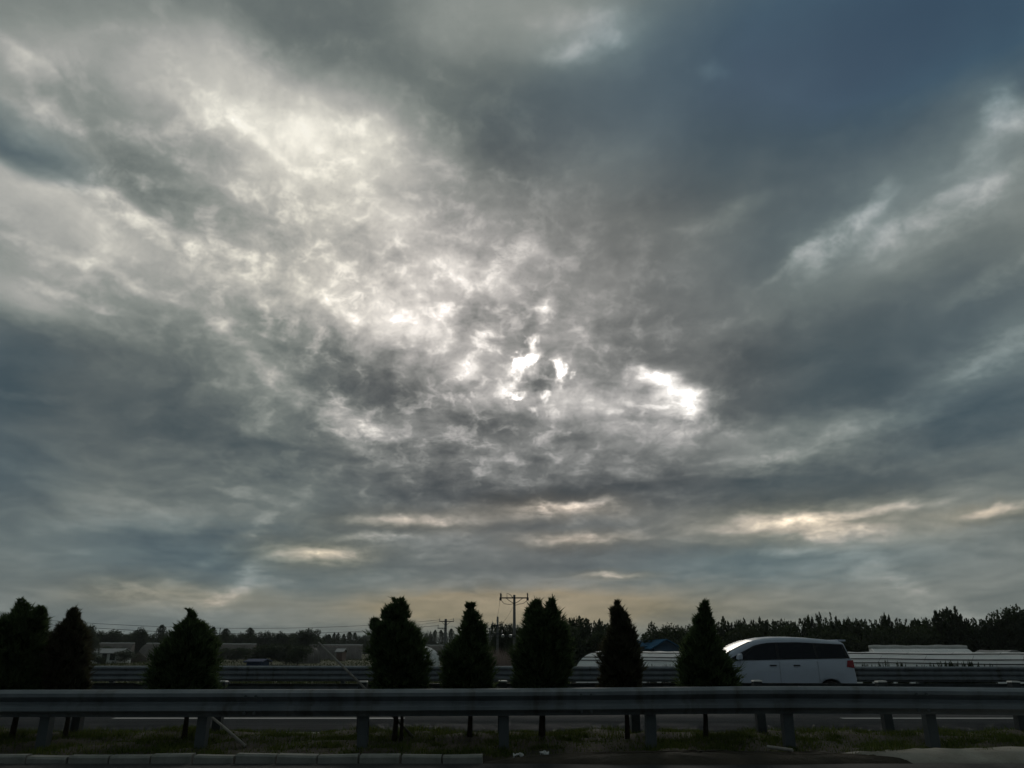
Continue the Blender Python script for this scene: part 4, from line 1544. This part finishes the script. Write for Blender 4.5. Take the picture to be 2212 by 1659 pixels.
# small plants growing up between guardrail and greenhouse
r_ = np.random.default_rng(21)
wl = ['weed before the greenhouse right of the slender conifer', 'weed before the long greenhouse right of the van']
wi = 0
for (u, v, w) in [(1409, 1436, 14), (1436, 1437, 12), (1455, 1438, 12), (1467, 1436, 12)]:
    wi += 1
    tree_px('weed', wl[0] + ', ' + ORD[wi - 1] + ' from the left', u, v, 31.0, w * 1.6, 'spiky', int(u), cat='weed', group='weeds by the slender conifer', crown_from=0.0, base=-.75)
wi = 0
for (u, v, w) in sorted([(1868, 1434, 14), (1897, 1431, 16), (1914, 1428, 10), (1944, 1431, 16), (2009, 1433, 22), (2030, 1432, 22), (2048, 1430, 22), (2062, 1430, 16), (2080, 1431, 14), (2092, 1428, 12), (2106, 1432, 18), (1986, 1438, 14), (2130, 1437, 20)]):
    wi += 1
    tree_px('weed', wl[1] + ', ' + ORD[wi - 1] + ' from the left', u, v, 31.0, w * 1.5, 'spiky', int(u), cat='weed', group='weeds right of the van', crown_from=0.0, base=-.75)


# ------------------------------------------------------------------ buildings
def gable_house(name, label, u0, u1, veave, vridge, Y, depth, mw, mr, ridge_along=True, windows=(), cat='house', panels=0, over=.35, turn=0.):
    a, b = at(u0, veave, Y), at(u1, veave, Y)
    w = b.x - a.x
    he = a.z - FIELD_Z
    hr = at((u0 + u1) / 2, vridge, Y + depth / 2).z - FIELD_Z
    root = empty(name, (a.x + w / 2, Y + depth / 2, FIELD_Z), turn)
    tag(root, label, cat)
    hx, hy = w / 2, depth / 2
    V = [(-hx, -hy, 0), (hx, -hy, 0), (hx, hy, 0), (-hx, hy, 0), (-hx, -hy, he), (hx, -hy, he), (hx, hy, he), (-hx, hy, he)]
    if ridge_along:
        V += [(-hx, 0, hr - .05), (hx, 0, hr - .05)]
        F = [(0, 1, 5, 4), (2, 3, 7, 6), (1, 2, 6, 9, 5), (3, 0, 4, 8, 7)]
    else:
        V += [(0, -hy, hr - .05), (0, hy, hr - .05)]
        F = [(1, 2, 6, 5), (3, 0, 4, 7), (0, 1, 5, 8, 4), (2, 3, 7, 9, 6)]
    wall = mesh_obj('wall', V, F, mw, root)
    o = over
    t = .12

    def slab(p):
        q = [Vector(x) for x in p]
        n = (q[1] - q[0]).cross(q[2] - q[0]).normalized()
        if n.z < 0:
            n = -n
        V = q + [x + n * t for x in q]
        return V, [(3, 2, 1, 0), (4, 5, 6, 7), (0, 1, 5, 4), (1, 2, 6, 5), (2, 3, 7, 6), (3, 0, 4, 7)]
    if ridge_along:
        s = (hr - he) / hy
        for sg in (-1, 1):
            Vs, Fs = slab([(-hx - o, sg * (hy + o), he - s * o), (hx + o, sg * (hy + o), he - s * o), (hx + o, 0, hr), (-hx - o, 0, hr)])
            mesh_obj('roof', Vs, Fs, mr, root)
    else:
        s = (hr - he) / hx
        for sg in (-1, 1):
            Vs, Fs = slab([(sg * (hx + o), -hy - o, he - s * o), (sg * (hx + o), hy + o, he - s * o), (0, hy + o, hr), (0, -hy - o, hr)])
            mesh_obj('roof', Vs, Fs, mr, root)
    for (fx, fz, ww, wh, nm) in windows:
        x, z = -hx + w * fx, he * fz
        g = MB().box((x, -hy - .02, z), (ww, .06, wh))
        wn = g.build(nm, M_DARK, root)
        fr = MB()
        if nm == 'window':
            fr.box((x, -hy - .05, z + wh / 2 + .05), (ww + .2, .1, .1)).box((x, -hy - .07, z - wh / 2 - .05), (ww + .2, .14, .1))
            fr.box((x - ww / 2 - .05, -hy - .05, z), (.1, .1, wh)).box((x + ww / 2 + .05, -hy - .05, z), (.1, .1, wh))
            fr.build('frame', M_WHITEWALL, wn)
    return root


gable_house('farm_house', 'small whitewashed farm house in the field left of the squat conifer', 186, 254, 1411, 1402, 160, 6, M_WHITEWALL, M_ROOFG,
            True, [(.86, .62, 1.0, 1.2, 'window'), (.60, .55, .9, 1.5, 'door'), (.25, .62, 1.0, 1.1, 'window')])
gable_house('shed', 'blue metal shed with a low gable roof left of the rightmost conifer', 1412, 1468, 1399, 1384, 84, 14, M_BLUEWALL, M_BLUEROOF,
            False, [(.22, .42, .9, 1.2, 'door'), (.55, .48, .6, .8, 'window'), (.82, .48, .6, .8, 'window')], cat='shed')
gable_house('shed', 'small dull blue shed half behind the slender conifer', 1372, 1412, 1397, 1386, 88, 8, M_BLUEWALL, M_BLUEROOF, True, cat='shed')
gable_house('shed', 'low blue tarp shed in the field between two leftward conifers', 533, 563, 1430, 1425, 110, 4, M_TARP, M_TARP, True, cat='shed')
gable_house('shed', 'tiny brownish hut on the field right of the slanting stake', 727, 740, 1408, 1402, 190, 4, mat('brown_brick', (.16, .10, .08), (.11, .07, .055), 3, .9), M_ROOFG, True, cat='hut')
# earth mound by the small white house
def mound(label, u, Y, rx, ry, h, seed):
    p = at(u, 1400, Y)
    r = np.random.default_rng(seed)
    V, F = [], []
    N, Mx = 24, 8
    for j in range(Mx + 1):
        t = j / Mx
        for i in range(N):
            a = 2 * math.pi * i / N
            k = 1 + .12 * math.sin(3 * a + seed) + r.normal() * .03
            V.append((p.x + rx * t * k * math.cos(a), Y + ry * t * k * math.sin(a), FIELD_Z - .1 + (h + .1) * (1 - t) ** .8 + r.normal() * .04))
    for j in range(Mx):
        for i in range(N):
            F.append((j * N + i, j * N + (i + 1) % N, (j + 1) * N + (i + 1) % N, (j + 1) * N + i))
    o = mesh_obj('earth_mound', V, F, M_SOIL, None, True)
    return tag(o, label, kind='structure')


mound('dark earth mound in front of the far greenhouse, right of the white house', 302, 172, 3.2, 2.5, 2.0, 3)

# ------------------------------------------------------------------ litter on the verge
def scrap(label, u, v, Y, sx, sy, seed):
    p = at(u, v, Y)
    z = med_z(p.x, Y) + .02
    r = np.random.default_rng(seed)
    V, F = [], []
    for i in range(7):
        for j in range(5):
            V.append((p.x + sx * (i / 6 - .5), Y + sy * (j / 4 - .5) + r.normal() * .006, z + .03 + r.normal() * .014))
    for i in range(6):
        for j in range(4):
            q = i * 5 + j
            F.append((q, q + 5, q + 6, q + 1))
    o = mesh_obj('plastic_scrap', V, F, M_LITTER)
    s = o.modifiers.new('s', 'SOLIDIFY')
    s.thickness = .01
    return tag(o, label, 'litter', 'litter on the verge')


scrap('crumpled white plastic scrap on the dark soil below the twin-tipped conifer', 1176, 1646, 9.85, .10, .10, 1)
scrap('small pale scrap on the soil under the near guardrail', 1120, 1646, 9.85, .12, .05, 2)
pp = at(1690, 1640, 9.8)
tag(MB().tube([Vector((pp.x - .11, 9.95, .12)), Vector((pp.x + .10, 9.72, .11))], .018, 8).build('broken_stake', M_STAKE), 'short pale broken stick lying on the soil left of the pale sand', 'stick')

# ------------------------------------------------------------------ evening air
hz = MB().box((0, 0, (-2.6 + 10.5) / 2), (10400, 10400, 13.1)).build('haze', bpy.data.materials.new('haze'))
m_ = hz.data.materials[0]
m_.use_nodes = True
t_ = m_.node_tree
t_.nodes.remove(t_.nodes['Principled BSDF'])
pv = t_.nodes.new('ShaderNodeVolumePrincipled')
pv.inputs['Color'].default_value = (.86, .90, .92, 1)
pv.inputs['Density'].default_value = .0002
t_.links.new(pv.outputs[0], [q for q in t_.nodes if q.type == 'OUTPUT_MATERIAL'][0].inputs['Volume'])
tag(hz, 'thin evening haze over the fields', kind='stuff')
